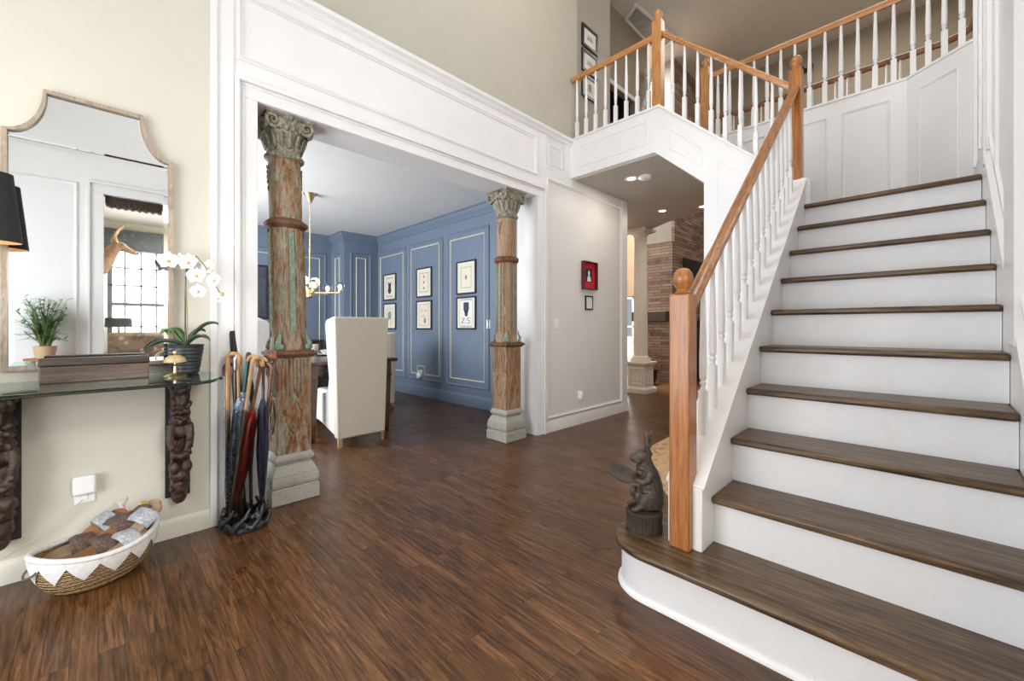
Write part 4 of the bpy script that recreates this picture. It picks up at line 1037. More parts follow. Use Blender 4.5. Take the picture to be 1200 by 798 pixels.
tb = Vector((0,2.565,0)) + Rv*.035 + Fv*.155
g = thing('rolled_scarf', 'yellow rolled bundle sticking up at the back of the basket', 'bundle', tuple(tb+Vector((0,0,.17))))
MB().tube([(0,0,0),(.012,-.008,.05),(.022,-.014,.095)], [.018,.020,.018], 14).build('roll', plain('yellow_cloth',(.62,.50,.14),.7,var=.2,scale=30), g)
MB().tube([(-.03,0,.01),(0,-.02,.022),(.03,-.02,.03)], [.012,.014,.010], 10).build('fringe', plain('black_cream_fringe',(.2,.19,.15),.9,var=.8,scale=90), g)
tb = Vector((0,2.565,0)) - Rv*.035 + Fv*.15
g = thing('gift_bag', 'clear bag with pink and white tie poking from the back of the basket', 'bag', tuple(tb+Vector((0,0,.16))))
MB().lathe([(.03,0),(.026,.03),(.010,.06),(.004,.075),(.012,.10),(.022,.12)], 10, sy=.5).build('bag', plain('white_cellophane',(.75,.72,.70),.3,var=.1), g, smooth=False)
MB().tube([(-.012,0,.07),(.01,-.004,.08),(.0,-.004,.10),(.018,-.002,.13)], .004, 6).build('tie', plain('pink_ribbon',(.75,.30,.30),.5), g)
g = thing('wire', 'thin white cable lying along the cream baseboard behind the basket', 'cable', (0,0,0))
MB().tube([(-.62,2.75,.10),(-.42,2.752,.115),(-.28,2.755,.13),(-.20,2.76,.17),(-.12,2.762,.23),(-.05,2.765,.30)], .003, 6).build('cable', plain('pale_cable',(.6,.58,.5),.5), g)

# ------------------------------------------------------------------ rabbit statue on the first step
rb = thing('rabbit_statue', 'brown bronze hare holding out a tray, seated on a stump on the first step', 'statue', (1.728,.892,.20), math.radians(135))
# local: +X faces the way the hare looks
m = MB(); m.lathe([(.001,0),(.074,0),(.078,.01),(.072,.05),(.076,.078),(.070,.086),(.001,.088)], 40)
for k in range(34):
    a = 2*PI*k/34; m.tube([(.074*math.cos(a),.074*math.sin(a),.004),(.072*math.cos(a+.03),.072*math.sin(a+.03),.045),(.074*math.cos(a),.074*math.sin(a),.08)], [.006,.0045,.006], 6)
m.build('stump', distressed('bark_bronze', [(.2,(.018,.012,.008)),(.5,(.05,.035,.026)),(.8,(.10,.08,.06))], (20,20,10), bmp=.6), rb)
m = MB()
m.tube([(-.030,0,.10),(-.036,0,.15),(-.030,0,.20),(-.020,0,.25),(-.012,0,.285),(-.006,0,.31)], [.050,.052,.050,.043,.030,.026], 16)
m.ball((-.02,0,.125),(.055,.050,.045))
for sy in (-1,1):
    m.ball((-.006,sy*.032,.135),(.045,.026,.044)); m.tube([(.02,sy*.036,.115),(.045,sy*.035,.100),(.066,sy*.032,.096)], [.016,.013,.010], 10)
    m.ball((.034,sy*.034,.155),(.020,.014,.026))
    m.tube([(-.018,sy*.036,.265),(-.004,sy*.048,.235),(.018,sy*.046,.222),(.048,sy*.034,.228)], [.020,.017,.014,.011], 10)
m.ball((-.070,0,.115),(.020,.018,.020))
m.ball((.006,0,.327),(.039,.030,.031)); m.ball((.036,0,.316),(.028,.021,.020)); m.ball((.050,0,.311),(.012,.014,.012)); m.ball((-.012,0,.335),(.025,.023,.024))
for sy in (-1,1):
    m.ball((.030,sy*.016,.304),(.018,.010,.010)); m.ball((.018,sy*.023,.332),(.007,.004,.006))
m.ball((.008,0,.275),(.028,.036,.020)); m.ball((.012,.0,.255),(.026,.03,.018))
m.build('hare_body', BRONZE, rb, remesh=.0035, disp=(.003,.012))
for sy, a in ((-1,-.30),(1,.16)):
    ea = MB(); ea.tube([(0,0,0),(.001,0,.03),(.002,0,.06),(.0,0,.092)], [.012,.018,.015,.004], 12, .6)
    ea.xf(Matrix.Translation((-.012,sy*.012,.345)) @ Matrix.Rotation(a-.05,4,'Y') @ Matrix.Rotation(-sy*.10,4,'X')); ea.build('ear', BRONZE, rb)
t_ = MB(); t_.lathe([(.001,-.004),(.05,-.003),(.068,.006),(.072,.012),(.066,.011),(.048,.003),(.001,.001)], 36, sx=1.0, sy=.8)
t_.xf(Matrix.Translation((.100,0,.240)) @ Matrix.Rotation(-.30,4,'Y') @ Matrix.Rotation(-.38,4,'X')); t_.build('tray', BRONZE, rb)

# ------------------------------------------------------------------ dining room furniture
def parson_chair(label, x, y, rz, w=.46, hi=1.19, first=None):
    if first: return dup(first, (x,y,0), rz, label)
    g = thing('dining_chair', label, 'chair', (x,y,0), rz, 'linen chairs round the dining table')
    sd = [(0,.085),(-.006,hi),(.06,hi+.004),(.20,hi-.02),(.235,hi-.06),(.225,.9),(.20,.62),(.235,.53),(.30,.475),(.45,.455),(.64,.455),(.66,.43),(.66,.19),(.45,.185),(.22,.135)]
    for s_, nm in ((0,'side_panel'),(1,'side_panel')):
        m = MB(); x0 = 0 if s_ == 0 else w
        dx = 1 if s_ == 0 else -1
        m.prism(sd, 'x', x0 - (.0 if s_ == 0 else .05), x0 + (.05 if s_ == 0 else .0))
        m.v = [(vx - (1 if s_ == 0 else -1)*0.03*max(0,(vz-.5)/.7) , vy, vz) for vx,vy,vz in m.v]
        m.build(nm, LINENW, g, bev=.014, seg=3)
    b_ = MB().add([(0,-.012,.08),(w,-.012,.08),(w+.035,-.018,hi+.006),(-.035,-.018,hi+.006),(0,.09,.08),(w,.09,.08),(w+.03,.085,hi+.006),(-.03,.085,hi+.006)],[(0,1,2,3),(7,6,5,4),(0,4,5,1),(1,5,6,2),(2,6,7,3),(3,7,4,0)])
    b_.build('backrest', LINEN, g, bev=.018, seg=3)
    MB().box(.045,.08,.36,w-.045,.65,.485).build('seat', LINENW, g, bev=.03, seg=4)
    MB().box(.03,.63,.19,w-.03,.655,.44).build('front_apron', LINENW, g, bev=.01)
    for lx_, ly, h in ((.025,.015,.10),(w-.025,.015,.10),(.035,.60,.2),(w-.035,.60,.2)):
        MB().taper(lx_,ly,0,h,.016,.016,.020,.020).build('leg', LEGW, g, bev=.002)
    return g
ch = parson_chair('tall linen wing chair with its back to the entry, in front of the table', 1.533, 3.76, 0)
c2_ = parson_chair('linen chair on the far right side of the table, mostly hidden by the wing chair', 2.84, 5.10, PI/2, first=ch); c2_.scale = (1,1,.86)
parson_chair('linen chair on the left side of the table, glimpsed behind the peeling column', 1.02, 5.25, -PI/2, first=ch)
tb_ = thing('dining_table', 'dark polished mahogany dining table in the blue room', 'table', (0,0,0))
MB().box(1.33,4.03,.735,2.29,6.1,.772).build('tabletop', MAHOG, tb_, bev=.010, seg=3)
MB().box(1.39,4.08,.635,2.23,4.105,.736).box(1.39,6.02,.635,2.23,6.045,.736).box(1.39,4.08,.635,1.415,6.04,.736).box(2.205,4.08,.635,2.23,6.04,.736).build('apron', MAHOG, tb_, bev=.003)
for x in (1.43,2.19):
    for y in (4.12,6.0):
        m = MB(); m.box(x-.045,y-.045,.60,x+.045,y+.045,.736); m.taper(x,y,.0,.05,.026,.026,.03,.03); m.taper(x,y,.05,.60,.03,.03,.045,.045); m.box(x-.05,y-.05,.585,x+.05,y+.05,.605)
        m.build('leg', MAHOGV, tb_, bev=.004)
g = thing('ceramic_mug', 'white ceramic mug on the dining table between column and chair', 'mug', (1.86,5.26,.772))
MB().lathe([(.001,0),(.040,0),(.046,.01),(.048,.12),(.044,.12),(.042,.012),(.001,.01)], 28).build('body', CERAM, g)
MB().tube([(-.046,0,.10),(-.075,0,.09),(-.078,0,.05),(-.046,0,.03)], .007, 8).build('handle', CERAM, g)
g = thing('dinner_plate', 'stack of white plates and bowl on a dark placemat on the dining table', 'plates', (1.90,4.98,.772))
MB().lathe([(.001,0),(.07,.002),(.13,.014),(.132,.018),(.07,.008),(.001,.006)], 32).build('plate', CERAM, g)
MB().lathe([(.001,.008),(.035,.008),(.04,.016),(.075,.055),(.078,.062),(.072,.058),(.035,.022),(.001,.02)], 32).build('bowl', CERAM, g)
g = thing('tea_cup', 'small white cup left of the mug on the dining table', 'cup', (1.74,5.08,.772))
MB().lathe([(.001,0),(.025,0),(.03,.01),(.043,.07),(.040,.07),(.026,.012),(.001,.01)], 24).build('body', CERAM, g)
# sideboard with things at the back
sb = thing('sideboard', 'dark sideboard against the blue back wall, seen past the columns', 'sideboard', (1.35,7.22,0))
MB().box(0,.02,.12,1.35,.42,.86).build('body', MAHOG, sb, bev=.006)
MB().box(-.02,0,.86,1.37,.44,.89).build('top', MAHOG, sb, bev=.006)
for k in range(3):
    d = MB().box(.03+.44*k,.0,.16,.03+.44*k+.41,.022,.82).build('door', MAHOG, sb, bev=.006); MB().ball((.06+.44*k,-.01,.5),(.012,.012,.012)).build('knob', BRASS, d)
for x in (.04,1.31):
    for y in (.05,.38): MB().taper(x,y,0,.13,.018,.018,.024,.024).build('leg', MAHOGV, sb)
g = thing('candlestick', 'tall black candlestick on the sideboard behind the peeling column', 'candlestick', (2.44,7.40,.89))
MB().lathe([(.001,0),(.06,0),(.06,.012),(.02,.03),(.012,.06),(.024,.09),(.012,.12),(.011,.22),(.022,.25),(.010,.28),(.010,.42),(.028,.45),(.03,.47),(.012,.475),(.001,.475)], 20).build('stem', BLACK, g)
MB().lathe([(.011,0),(.011,.22),(.003,.23)], 12, (0,0,.475)).build('candle', BLACKM, g)
g = thing('framed_mirror', 'dark framed panel on the blue back wall left of the peeling column', 'picture', (0,0,0)); g.matrix_world = Mx(1.79,7.699,1.68)
MB().box(-.2,-.03,-.44,.2,0,.44).build('frame', BLACKM, g, bev=.01); MB().box(-.16,-.034,-.40,.16,-.029,.40).build('panel', plain('dusky_panel',(.06,.07,.09),.25,var=.3), g)
g = thing('flower_vase', 'pale vase of white blooms on the sideboard left of the peeling column', 'vase', (1.72,7.42,.89))
MB().lathe([(.001,0),(.05,0),(.075,.06),(.07,.13),(.04,.19),(.045,.21),(.035,.2),(.001,.18)], 24).build('vase', CERAM, g)
m = MB(); rn = random.Random(8)
for k in range(42): m.ball((rn.gauss(0,.07),rn.gauss(0,.05),.27+rn.gauss(0,.05)),(.024,.024,.02),7,5)
m.build('blooms', plain('white_blooms',(.7,.7,.68),.8,var=.2,scale=30), g)
# chandelier
cd = thing('chandelier', 'brass chandelier with clear and lit glass globes above the dining table', 'chandelier', (1.85,5.38,0))
MB().lathe([(.001,2.64),(.022,2.64),(.028,2.66),(.052,2.715),(.075,2.745),(.075,2.75),(.001,2.75)], 28).build('canopy', BRASS, cd)
m = MB()
for k in range(22):
    z = 2.632-.026*k; m.tube([(.008*math.cos(a)*(1 if k%2 else 0), .008*math.cos(a)*(0 if k%2 else 1), z+.017*math.sin(a)) for a in [2*PI*i/10 for i in range(11)]], .0026, 6)
m.build('chain', BRASS, cd)
MB().lathe([(.006,1.58),(.013,1.585),(.013,2.06),(.005,2.075)], 14).build('stem', BRASS, cd)
MB().lathe([(.001,1.46),(.02,1.46),(.042,1.475),(.045,1.50),(.045,1.56),(.03,1.575),(.001,1.58)], 24).build('hub', BRASS, cd)
GL = glass_mat('clear_globe', (1,1,1), 0, 1.15)
for k in range(6):
    a = math.radians(-45+4+60*k); L = .36 if k % 2 == 0 else .26; zz = 1.525
    ar = MB().tube([(0,0,zz),(L*math.cos(a),L*math.sin(a),zz)], .009, 10).build('arm', BRASS, cd)
    x, y = L*math.cos(a), L*math.sin(a)
    MB().lathe([(.008,-.01),(.020,.0),(.022,.035),(.014,.045)], 14, (x,y,zz)).build('socket', BRASS, ar)
    MB().ball((x,y,zz+.075),(.020,.020,.030)).build('bulb', BULB, ar)
    MB().ball((x,y,zz+.085),(.056,.056,.056),20,14).build('glass_globe', GL, ar)
for a, zz in ((.6,1.66),(3.7,1.66)):
    ar = MB().tube([(0,0,1.56),(.09*math.cos(a),.09*math.sin(a),zz)], .007, 8).build('arm', BRASS, cd)
    MB().ball((.10*math.cos(a),.10*math.sin(a),zz+.01),(.055,.055,.055),20,14).build('lit_globe', GBULB, ar)

# ------------------------------------------------------------------ passage and great room
for i, (x, y, lab) in enumerate(((4.18,2.31,'recessed ceiling downlight beside the smoke detector under the landing'),(5.65,2.64,'recessed ceiling downlight deeper in the passage, nearer the white column'))):
    g = thing('downlight', lab, 'ceiling light', (x,y,2.752), 0, 'recessed lights under the landing')
    MB().lathe([(.045,0),(.075,0),(.078,-.006),(.05,-.008),(.045,-.001)], 28).build('trim_ring', W, g)
    MB().lathe([(.001,-.003),(.046,-.003),(.046,-.001),(.001,-.001)], 24).build('lens', DISC, g)
g = thing('downlight', 'recessed ceiling downlight half hidden by the right jamb of the passage', 'ceiling light', (5.84,2.15,2.752), 0, 'recessed lights under the landing')
MB().lathe([(.045,0),(.075,0),(.078,-.006),(.05,-.008),(.045,-.001)], 28).build('trim_ring', W, g); MB().lathe([(.001,-.003),(.046,-.003),(.046,-.001),(.001,-.001)], 24).build('lens', DISC, g)
g = thing('smoke_detector', 'round white smoke detector on the ceiling under the landing', 'smoke detector', (4.23,2.17,2.752))
MB().lathe([(.001,-.001),(.072,-.001),(.070,-.018),(.055,-.032),(.02,-.036),(.001,-.036)], 32).build('housing', PLAST, g); MB().lathe([(.016,-.036),(.018,-.038),(.001,-.040)], 16).build('sensor_cap', WG, g)
COLC = plain('ivory_column_paint', (.80,.77,.71), .5, var=.02)
wc_ = thing('fluted_column', 'ivory fluted column on a square panelled pedestal in the great room', 'column', (6.53,3.435,0))
m = MB(); m.taper(0,0,0,.07,.20,.20,.20,.20); m.taper(0,0,.07,.10,.19,.19,.165,.165); m.taper(0,0,.10,.45,.155,.155,.155,.155); m.taper(0,0,.45,.49,.165,.165,.20,.20); m.taper(0,0,.49,.52,.20,.20,.20,.20)
for s_ in range(4):
    f = MB(); frame_trim(f, rect(-.115,.15,.115,.41), lambda u,z,o: (u,-.155-o,z), .02, .012); frame_trim(f, rect(-.06,.20,.06,.36), lambda u,z,o: (u,-.155-o,z), .012, .01); m.merge(f, Matrix.Rotation(s_*PI/2,4,'Z'))
m.build('pedestal', COLC, wc_, bev=.004)
MB().lathe([(.16,.52),(.165,.54),(.16,.56),(.14,.57),(.145,.59),(.13,.61),(.118,.62)], 36).build('base', COLC, wc_)
m = MB(); vs = []; fs = []; N = 96
for j in range(9):
    z = .61 + (2.60-.61)*j/8; r = .118*(1-.16*(j/8)**1.6)
    for k in range(N): vs.append(((r-.006*max(0,math.sin(k*PI/2.4*.999+.1))**.8 if True else r)*math.cos(2*PI*k/N), (r-.006*max(0,math.sin(k*PI*2*20/N))**.8)*math.sin(2*PI*k/N), z))
vs = []
for j in range(9):
    z = .61 + (2.60-.61)*j/8; r = .118*(1-.16*(j/8)**1.6)
    for k in range(N):
        rr_ = r - .007*max(0,math.sin(k*PI*2*20/N))**.8; vs.append((rr_*math.cos(2*PI*k/N), rr_*math.sin(2*PI*k/N), z))
for j in range(8):
    for k in range(N): fs.append((j*N+k,j*N+(k+1)%N,(j+1)*N+(k+1)%N,(j+1)*N+k))
m.add(vs, fs).build('fluted_shaft', COLC, wc_, ang=50)
m = MB(); m.lathe([(.10,2.56),(.108,2.575),(.10,2.59),(.10,2.62),(.125,2.66),(.135,2.68),(.12,2.69)], 32); m.taper(0,0,2.685,2.71,.135,.135,.16,.16); m.taper(0,0,2.71,2.752,.185,.185,.19,.19)
m.build('capital', COLC, wc_, bev=.003)
fp = thing('stone_fireplace', 'stacked brown stone fireplace with dark wood mantel beyond the passage', 'fireplace', (0,0,0))
MB().box(8.0,3.53,0,8.8,4.26,2.79).box(8.02,3.50,0,9.6,3.56,ZT).build('stone_facing', STONE, fp)
MB().box(7.86,3.60,1.22,8.02,4.34,1.42).build('mantel', plain('grey_brown_mantel',(.09,.07,.06),.6,var=.3,scale=20), fp, bev=.01)
MB().box(8.0,3.53,2.79,8.02,4.26,2.81).build('cap_trim', STONE, fp)
g = thing('wall_television', 'black flat television mounted on the stone chimney behind the newel', 'television', (0,0,0)); g.matrix_world = Mx(8.95,3.498,2.17)
MB().box(-.55,-.05,-.36,.55,-.01,.34).build('housing', BLACKM, g, bev=.006); MB().box(-.53,-.053,-.34,.53,-.049,.32).build('screen', BLACK, g)
g = thing('fire_screen', 'black fireplace insert low in the stone chimney behind the first spindles', 'fireplace insert', (0,0,0)); g.matrix_world = Mx(9.2,3.498,0)
MB().box(-.4,-.04,.0,.35,0,1.25).build('surround', BLACKM, g, bev=.01); MB().box(-.3,-.05,.1,.25,-.038,1.1).build('glass_door', BLACK, g)
lb = thing('log_basket', 'dark basket of logs on the floor beside the ivory column pedestal', 'basket', (7.55,3.86,0))
MB().lathe([(.001,0),(.15,0),(.2,.1),(.22,.3),(.2,.3),(.18,.1),(.001,.03)], 20).build('basket', plain('black_wicker',(.03,.025,.02),.8), lb)
for k in range(6):
    a = k*1.05; MB().tube([(.08*math.cos(a)-.05,.08*math.sin(a),.12),(.1*math.cos(a)+.06,.1*math.sin(a)+.02,.44+.03*(k%3))], .035, 10).build('log', CORK if k%2 else TAN, lb)
sf = thing('white_armchair', 'pale armchair by the far window of the great room', 'armchair', (9.9,5.35,0), .3)
MB().box(-.4,-.4,.12,.4,.4,.42).build('seat', LINENW, sf, bev=.06, seg=4); MB().box(.28,-.42,.15,.46,.42,.85).build('backrest', LINENW, sf, bev=.07, seg=4)
for sy in (-1,1): MB().box(-.4,sy*.42-.08,.12,.4,sy*.42+.08,.58).build('armrest', LINENW, sf, bev=.05, seg=4)
# patterned rug
def rug_mat():
    m, t, b = nt('mottled_tan_rug'); v = coords(t); n = noise(t, v, 5, 6, .7, 1.5); n2 = noise(t, v, 14, 5, .75, 1)
    c = ramp(t, n, [(.35,(.50,.30,.16)),(.52,(.58,.38,.22)),(.62,(.30,.14,.06)),(.8,(.52,.33,.18))])
    t.links.new(mixc(t, ramp(t, n2, [(.55,(0,0,0)),(.65,(.6,.6,.6))]), c, (.30,.15,.08)), b.inputs['Base Color']); b.inputs['Roughness'].default_value = .9; bump(t, b, n2, .3, .004); return m
g = MB().prism([(2.30,.90),(2.75,1.30),(3.18,1.62),(3.62,1.79),(4.10,1.82),(4.6,1.83),(4.6,1.40),(3.68,1.40),(3.68,.82),(2.30,.82)], 'z', .0, .008).build('rug', rug_mat(), bev=.003)
tag(g, 'mottled tan rug on the floor behind the hare statue', 'rug')
# upper hall details
g = thing('attic_hatch', 'white trimmed ceiling hatch above the landing', 'hatch', (0,0,0))
q = [(6.393,3.60),(6.234,3.30),(7.462,3.10),(7.70,3.60)]
q = [(6.40,3.64),(6.234,3.36),(7.462,3.22),(7.60,3.64)]
m = MB()
for k in range(4):
    p0, p1 = Vector((*q[k],ZT-.02)), Vector((*q[(k+1)%4],ZT-.02)); m.tube([p0,p1], .028, 6)
m.build('frame', W, g); MB().prism(q, 'z', ZT-.012, ZT-.002).build('panel', plain('grey_hatch_panel',(.36,.35,.34),.6,var=.2,scale=12), g)
g = thing('wall_spotlight', 'small black two-headed spotlight high on the great room wall, seen between spindles', 'spotlight', (9.6,1.62,6.02))
MB().box(-.03,-.03,-.04,0,.03,.04).build('bracket', BLACKM, g, bev=.004)
for sy in (-1,1): MB().lathe([(.001,-.05),(.045,-.05),(.05,.04),(.001,.045)], 16, (-.08,sy*.07,0)).build('lamp_head', BLACKM, g)
# beaded garland and dark shelf in the gallery
g = thing('bead_garland', 'white beaded garland hanging diagonally beyond the landing corner newel', 'garland', (0,0,0))
m = MB()
for k in range(12):
    t_ = k/11; p = Vector((6.75,3.58,4.72)).lerp(Vector((7.02,3.50,5.62)), t_); m.ball(p, (.05,.05,.045), 10, 7)
m.build('beads', plain('pearl_beads',(.66,.66,.62),.4,var=.2,scale=20), g)
m = MB().tube([(6.98,3.60,5.68),(7.30,3.45,5.72)], .05, 8); m.build('fixing_bar', plain('white_bar',(.62,.60,.56),.5), g)

# ------------------------------------------------------------------ study seen in the mirror
dg = thing('deer_mount', 'deer head trophy with small antlers on the study wall, reflected in mirror', 'trophy', (-.055,-1.45,1.95))
DEER = distressed('deer_fur', [(.2,(.10,.055,.03)),(.5,(.22,.13,.075)),(.8,(.33,.22,.14))], (14,14,8), bmp=.3)
m = MB(); m.tube([(.0,0,-.13),(.06,0,-.12),(.12,0,-.03),(.17,0,.08),(.22,0,.14)], [.11,.105,.085,.068,.055], 18)
m.ball((.235,0,.145),(.075,.055,.058)); m.tube([(.26,0,.14),(.32,0,.105),(.38,0,.075),(.405,0,.068)], [.048,.036,.026,.020], 16)
for sy in (-1,1):
    m.ball((.255,sy*.042,.165),(.02,.012,.012)); m.tube([(.21,sy*.04,.18),(.18,sy*.085,.215),(.16,sy*.115,.225)], [.018,.024,.006], 10, .6)
m.build('head', DEER, dg, remesh=.008)
for sy in (-1,1):
    MB().tube([(.215,sy*.025,.19),(.20,sy*.06,.27),(.23,sy*.085,.34),(.28,sy*.07,.40)], [.014,.012,.010,.004], 10).tube([(.20,sy*.06,.27),(.24,sy*.05,.32)], [.010,.003], 8).build('antler', TAN, dg)
    MB().ball((.27,sy*.047,.165),(.009,.006,.009)).build('eye', BLACK, dg)
MB().lathe([(.001,0),(.02,0),(.022,.012),(.001,.014)], 16).xf(Matrix.Translation((.405,0,.07)) @ Matrix.Rotation(PI/2,4,'Y')).build('nose', BLACK, dg)
MB().prism(ell(0,0,.12,.17), 'x', -.0, .02).xf(Matrix.Translation((0,0,-.12))).build('plaque', MAHOG, dg, bev=.004)
g = thing('window_valance', 'dark patterned valance over the study window, reflected in the mirror', 'valance', (0,0,0))
m = MB(); pts = [(0,2.36),(1.35,2.36),(1.35,2.66),(0,2.66)]; m.box(-.02,-3.36,2.30,1.38,-3.26,2.62)
m.build('valance', floral('dark_damask',(.035,.042,.045),(.075,.085,.085),(.05,.06,.06),14), g, bev=.01)
ac = thing('patterned_armchair', 'brown patterned armchair by the study window, reflected in the mirror', 'armchair', (.44,-2.35,0), PI/2+.1)
AF = floral('brown_damask',(.12,.085,.055),(.26,.21,.15),(.06,.04,.03),9)
MB().box(-.38,-.36,.14,.38,.36,.44).build('seat', AF, ac, bev=.05, seg=4); MB().box(-.42,-.38,.14,-.24,.38,1.03).build('backrest', AF, ac, bev=.06, seg=4)
for sy in (-1,1): MB().box(-.38,sy*.40-.08,.14,.38,sy*.40+.08,.62).build('armrest', AF, ac, bev=.05, seg=4)
for sx in (-1,1):
    for sy in (-1,1): MB().taper(sx*.33,sy*.36,0,.15,.018,.018,.025,.025).build('leg', MAHOGV, ac)
st_ = thing('side_table', 'small dark table under the study window holding the black lamp', 'table', (.22,-3.05,0))
MB().lathe([(.001,.70),(.22,.70),(.22,.72),(.001,.72)], 28).build('top', MAHOG, st_); MB().lathe([(.13,0),(.12,.02),(.03,.05),(.025,.69)], 18).build('pedestal', MAHOG, st_)
g = thing('table_lamp', 'lamp with a wide black drum shade before the study window, reflected', 'lamp', (.22,-3.05,.72))
MB().lathe([(.001,0),(.07,0),(.07,.015),(.02,.03),(.012,.40),(.001,.41)], 20).build('base', BLACK, g); MB().lathe([(.155,.38),(.15,.52),(.146,.52),(.151,.38)], 32).build('lamp_shade', BLACKM, g)
g = thing('carved_lintel', 'carved dark wooden ornament under the study opening, reflected in mirror', 'carving', (0,0,0))
m = MB(); m.box(.05,-.39,2.37,.50,-.29,2.43)
for k in range(16): m.ball((.07+.027*k,-.33,2.355-.012*(k%2)),(.022,.045,.032),8,6)
m.build('carving', CARVED, g, remesh=.008, disp=(.01,.03))
# plant reflected in the mirror, on its stand behind the camera
ps = thing('plant_stand', 'small wooden stand against the white wall, holding the palm', 'stand', (-.34,-.075,0))
MB().lathe([(.001,.80),(.13,.80),(.13,.82),(.001,.82)], 28).build('top', CORK, ps)
for k in range(3):
    a = 2*PI*k/3+.3; MB().tube([(.1*math.cos(a),.1*math.sin(a),0),(.08*math.cos(a),.08*math.sin(a),.80)], .012, 10).build('leg', CORK, ps)
pp_ = thing('potted_palm', 'leafy green bamboo palm in a tan pot, reflected at left of the mirror', 'plant', (-.34,-.075,.82))
MB().lathe([(.001,0),(.06,0),(.075,.10),(.078,.11),(.068,.11),(.065,.09),(.001,.085)], 28).build('pot', plain('tan_pot',(.50,.36,.22),.6), pp_)
rn = random.Random(21); m = MB(); ml = MB()
for k in range(70):
    a = rn.uniform(0,2*PI); sp = rn.uniform(.03,.19); h = rn.uniform(.10,.52); b0 = Vector((rn.uniform(-.03,.03),rn.uniform(-.03,.03),.09)); e = Vector((sp*math.cos(a),max(-.10,sp*math.sin(a)),h+.05))
    mid = b0.lerp(e,.55)+Vector((0,0,.05)); m.tube([b0,mid,e], [.0035,.003,.0015], 6)
    for q in range(11):
        t_ = .35+.65*q/10; p = b0.lerp(mid,t_*2) if t_ < .5 else mid.lerp(e,(t_-.5)*2)
        th = rn.uniform(0,2*PI); L = rn.uniform(.06,.11); d = Vector((math.cos(th),math.sin(th),rn.uniform(-.25,.5))).normalized()*L; sd_ = d.cross(Vector((0,0,1))).normalized()*.008
        ml.add([p,p+d*.35+sd_,p+d,p+d*.35-sd_],[(0,1,2,3)])
m.build('stems', plain('palm_stem',(.16,.20,.06),.6), pp_); ml.build('leaves', plain('palm_leaf',(.07,.20,.05),.45,var=.4,scale=30), pp_, smooth=False)

# ------------------------------------------------------------------ light, world, camera
def area(name, loc, rot, sx, sy, power, col=(1,1,1), spread=180):
    l = bpy.data.lights.new(name, 'AREA'); l.shape = 'RECTANGLE'; l.size = sx; l.size_y = sy; l.energy = power; l.color = col; l.spread = math.radians(spread)
    o = bpy.data.objects.new(name, l); C.objects.link(o); o.location = loc; o.rotation_euler = rot; return o
def point(name, loc, power, col, r=.05):
    l = bpy.data.lights.new(name, 'POINT'); l.energy = power; l.color = col; l.shadow_soft_size = r
    o = bpy.data.objects.new(name, l); C.objects.link(o); o.location = loc; return o
DAY = (.93,.965,1.0)
area('entry_daylight', (-1.58,1.35,3.8), (0,-PI/2,0), 2.0, 1.9, 1.8, DAY)
area('door_daylight', (-1.58,1.35,1.3), (0,-PI/2,0), 2.0, 1.7, 127, DAY)
area('dining_daylight', (-.38,5.4,1.55), (0,-PI/2,0), 1.6, 2.3, 270, DAY)
area('great_room_daylight', (11.4,6.1,1.2), (0,PI/2,0), 2.0, 2.0, 175, DAY)
area('study_daylight', (.68,-3.56,1.55), (PI/2,0,0), 1.3, 1.8, 80, DAY)
area('great_room_fill', (7.6,5.6,6.3), (0,0,0), 2.0, 2.0, 2500, (1,.93,.82))  # added fill under the great room ceiling to lift the stone, no fixture
area('foyer_ceiling_fill', (1.7,1.2,6.3), (0,0,0), 2.2, 1.4, 1.8, (1,.98,.95))  # added area fill below the foyer ceiling, nothing is mounted there
area('dining_ceiling_area', (1.4,5.0,2.70), (0,0,0), .5, .5, 11.2, (1,.93,.84))  # unseen area lamp just below the dining ceiling, no fixture there
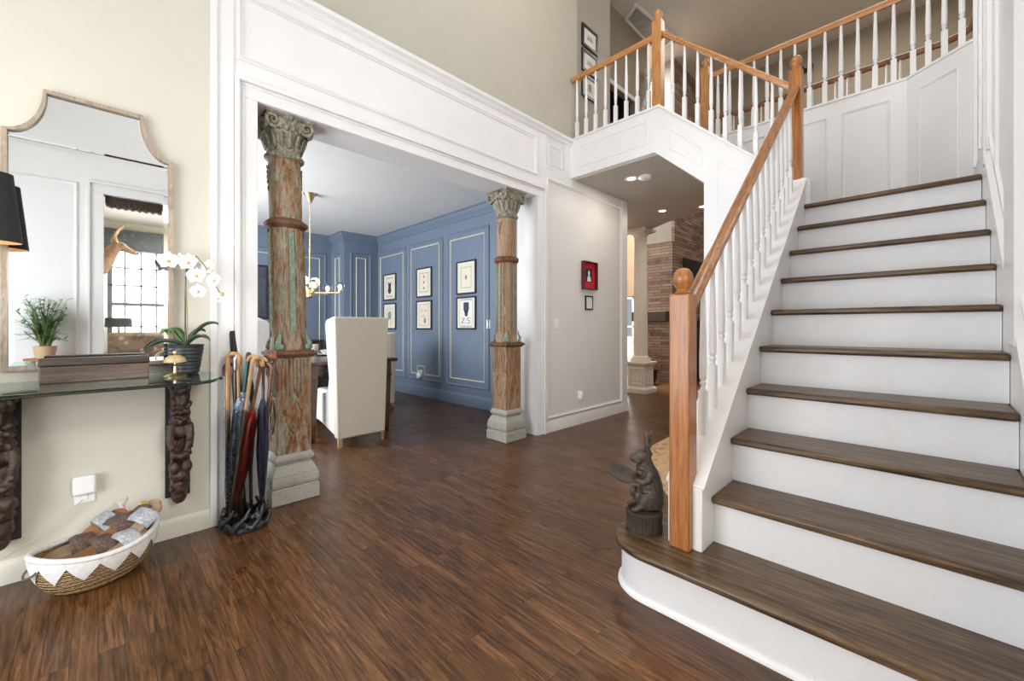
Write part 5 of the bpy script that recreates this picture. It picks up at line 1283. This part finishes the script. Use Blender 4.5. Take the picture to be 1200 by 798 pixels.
point('foyer_fill', (1.1,.6,3.5), 25.2, (1,.985,.97), .35)  # unseen point fill for the lower foyer, no pendant exists
point('hall_fill', (2.3,1.5,4.9), 74.1, (1,.985,.97), .3)  # added soft fill high over the foyer, without any hanging lamp
point('stair_fill', (2.9,.25,3.9), 22.4, (1,.985,.97), .3)  # added above the stairs to brighten the hall panel, not a real lamp
area('study_ceiling_fill', (1.3,-1.9,2.70), (0,0,0), 1.2, 1.2, 180, (1,.96,.9))  # extra fill inside the study, no ceiling fixture behind it
area('upper_hall_fill', (7.6,.8,6.3), (0,0,0), 2.0, 2.0, 95, (1,.96,.90))  # added to brighten the upper hall and its ceiling, no lamp there
point('study_fill', (.95,-1.1,1.7), 77.5, (1,.96,.9), .3)  # added fill near the study opening, separate from the drum-shade lamp
area('downlight_beam', (4.18,2.31,2.735), (0,0,0), .08, .08, 7.8, (1,.88,.72)); area('downlight_beam', (5.65,2.64,2.735), (0,0,0), .08, .08, 7.8, (1,.88,.72)); area('downlight_beam', (5.84,2.15,2.735), (0,0,0), .08, .08, 7.8, (1,.88,.72))
point('lamp_glow', (-.386,2.672,1.53), .5, (1,.75,.45), .03)
w = bpy.data.worlds.new('world'); sc.world = w; w.use_nodes = True
bg = w.node_tree.nodes['Background']; bg.inputs[0].default_value = (.86,.92,1,1); bg.inputs[1].default_value = 0.7
cam = bpy.data.cameras.new('camera'); co = bpy.data.objects.new('camera', cam); C.objects.link(co)
co.location = (0,0,1.10); co.rotation_euler = (PI/2,0,-PI/4); cam.sensor_width = 36; cam.lens = 36*485/1200; cam.shift_y = -15.5/1200; cam.clip_start = .02
sc.camera = co
sc.view_settings.view_transform = 'Standard'; sc.view_settings.look = 'None'; sc.view_settings.gamma = 1; sc.view_settings.use_curve_mapping = False
sc.view_settings.exposure = -0.6
sc.cycles.use_denoising = True; sc.cycles.max_bounces = 12; sc.cycles.diffuse_bounces = 8; sc.cycles.glossy_bounces = 5; sc.cycles.transmission_bounces = 8; sc.cycles.caustics_reflective = False; sc.cycles.caustics_refractive = False
sc.cycles.sample_clamp_indirect = 6
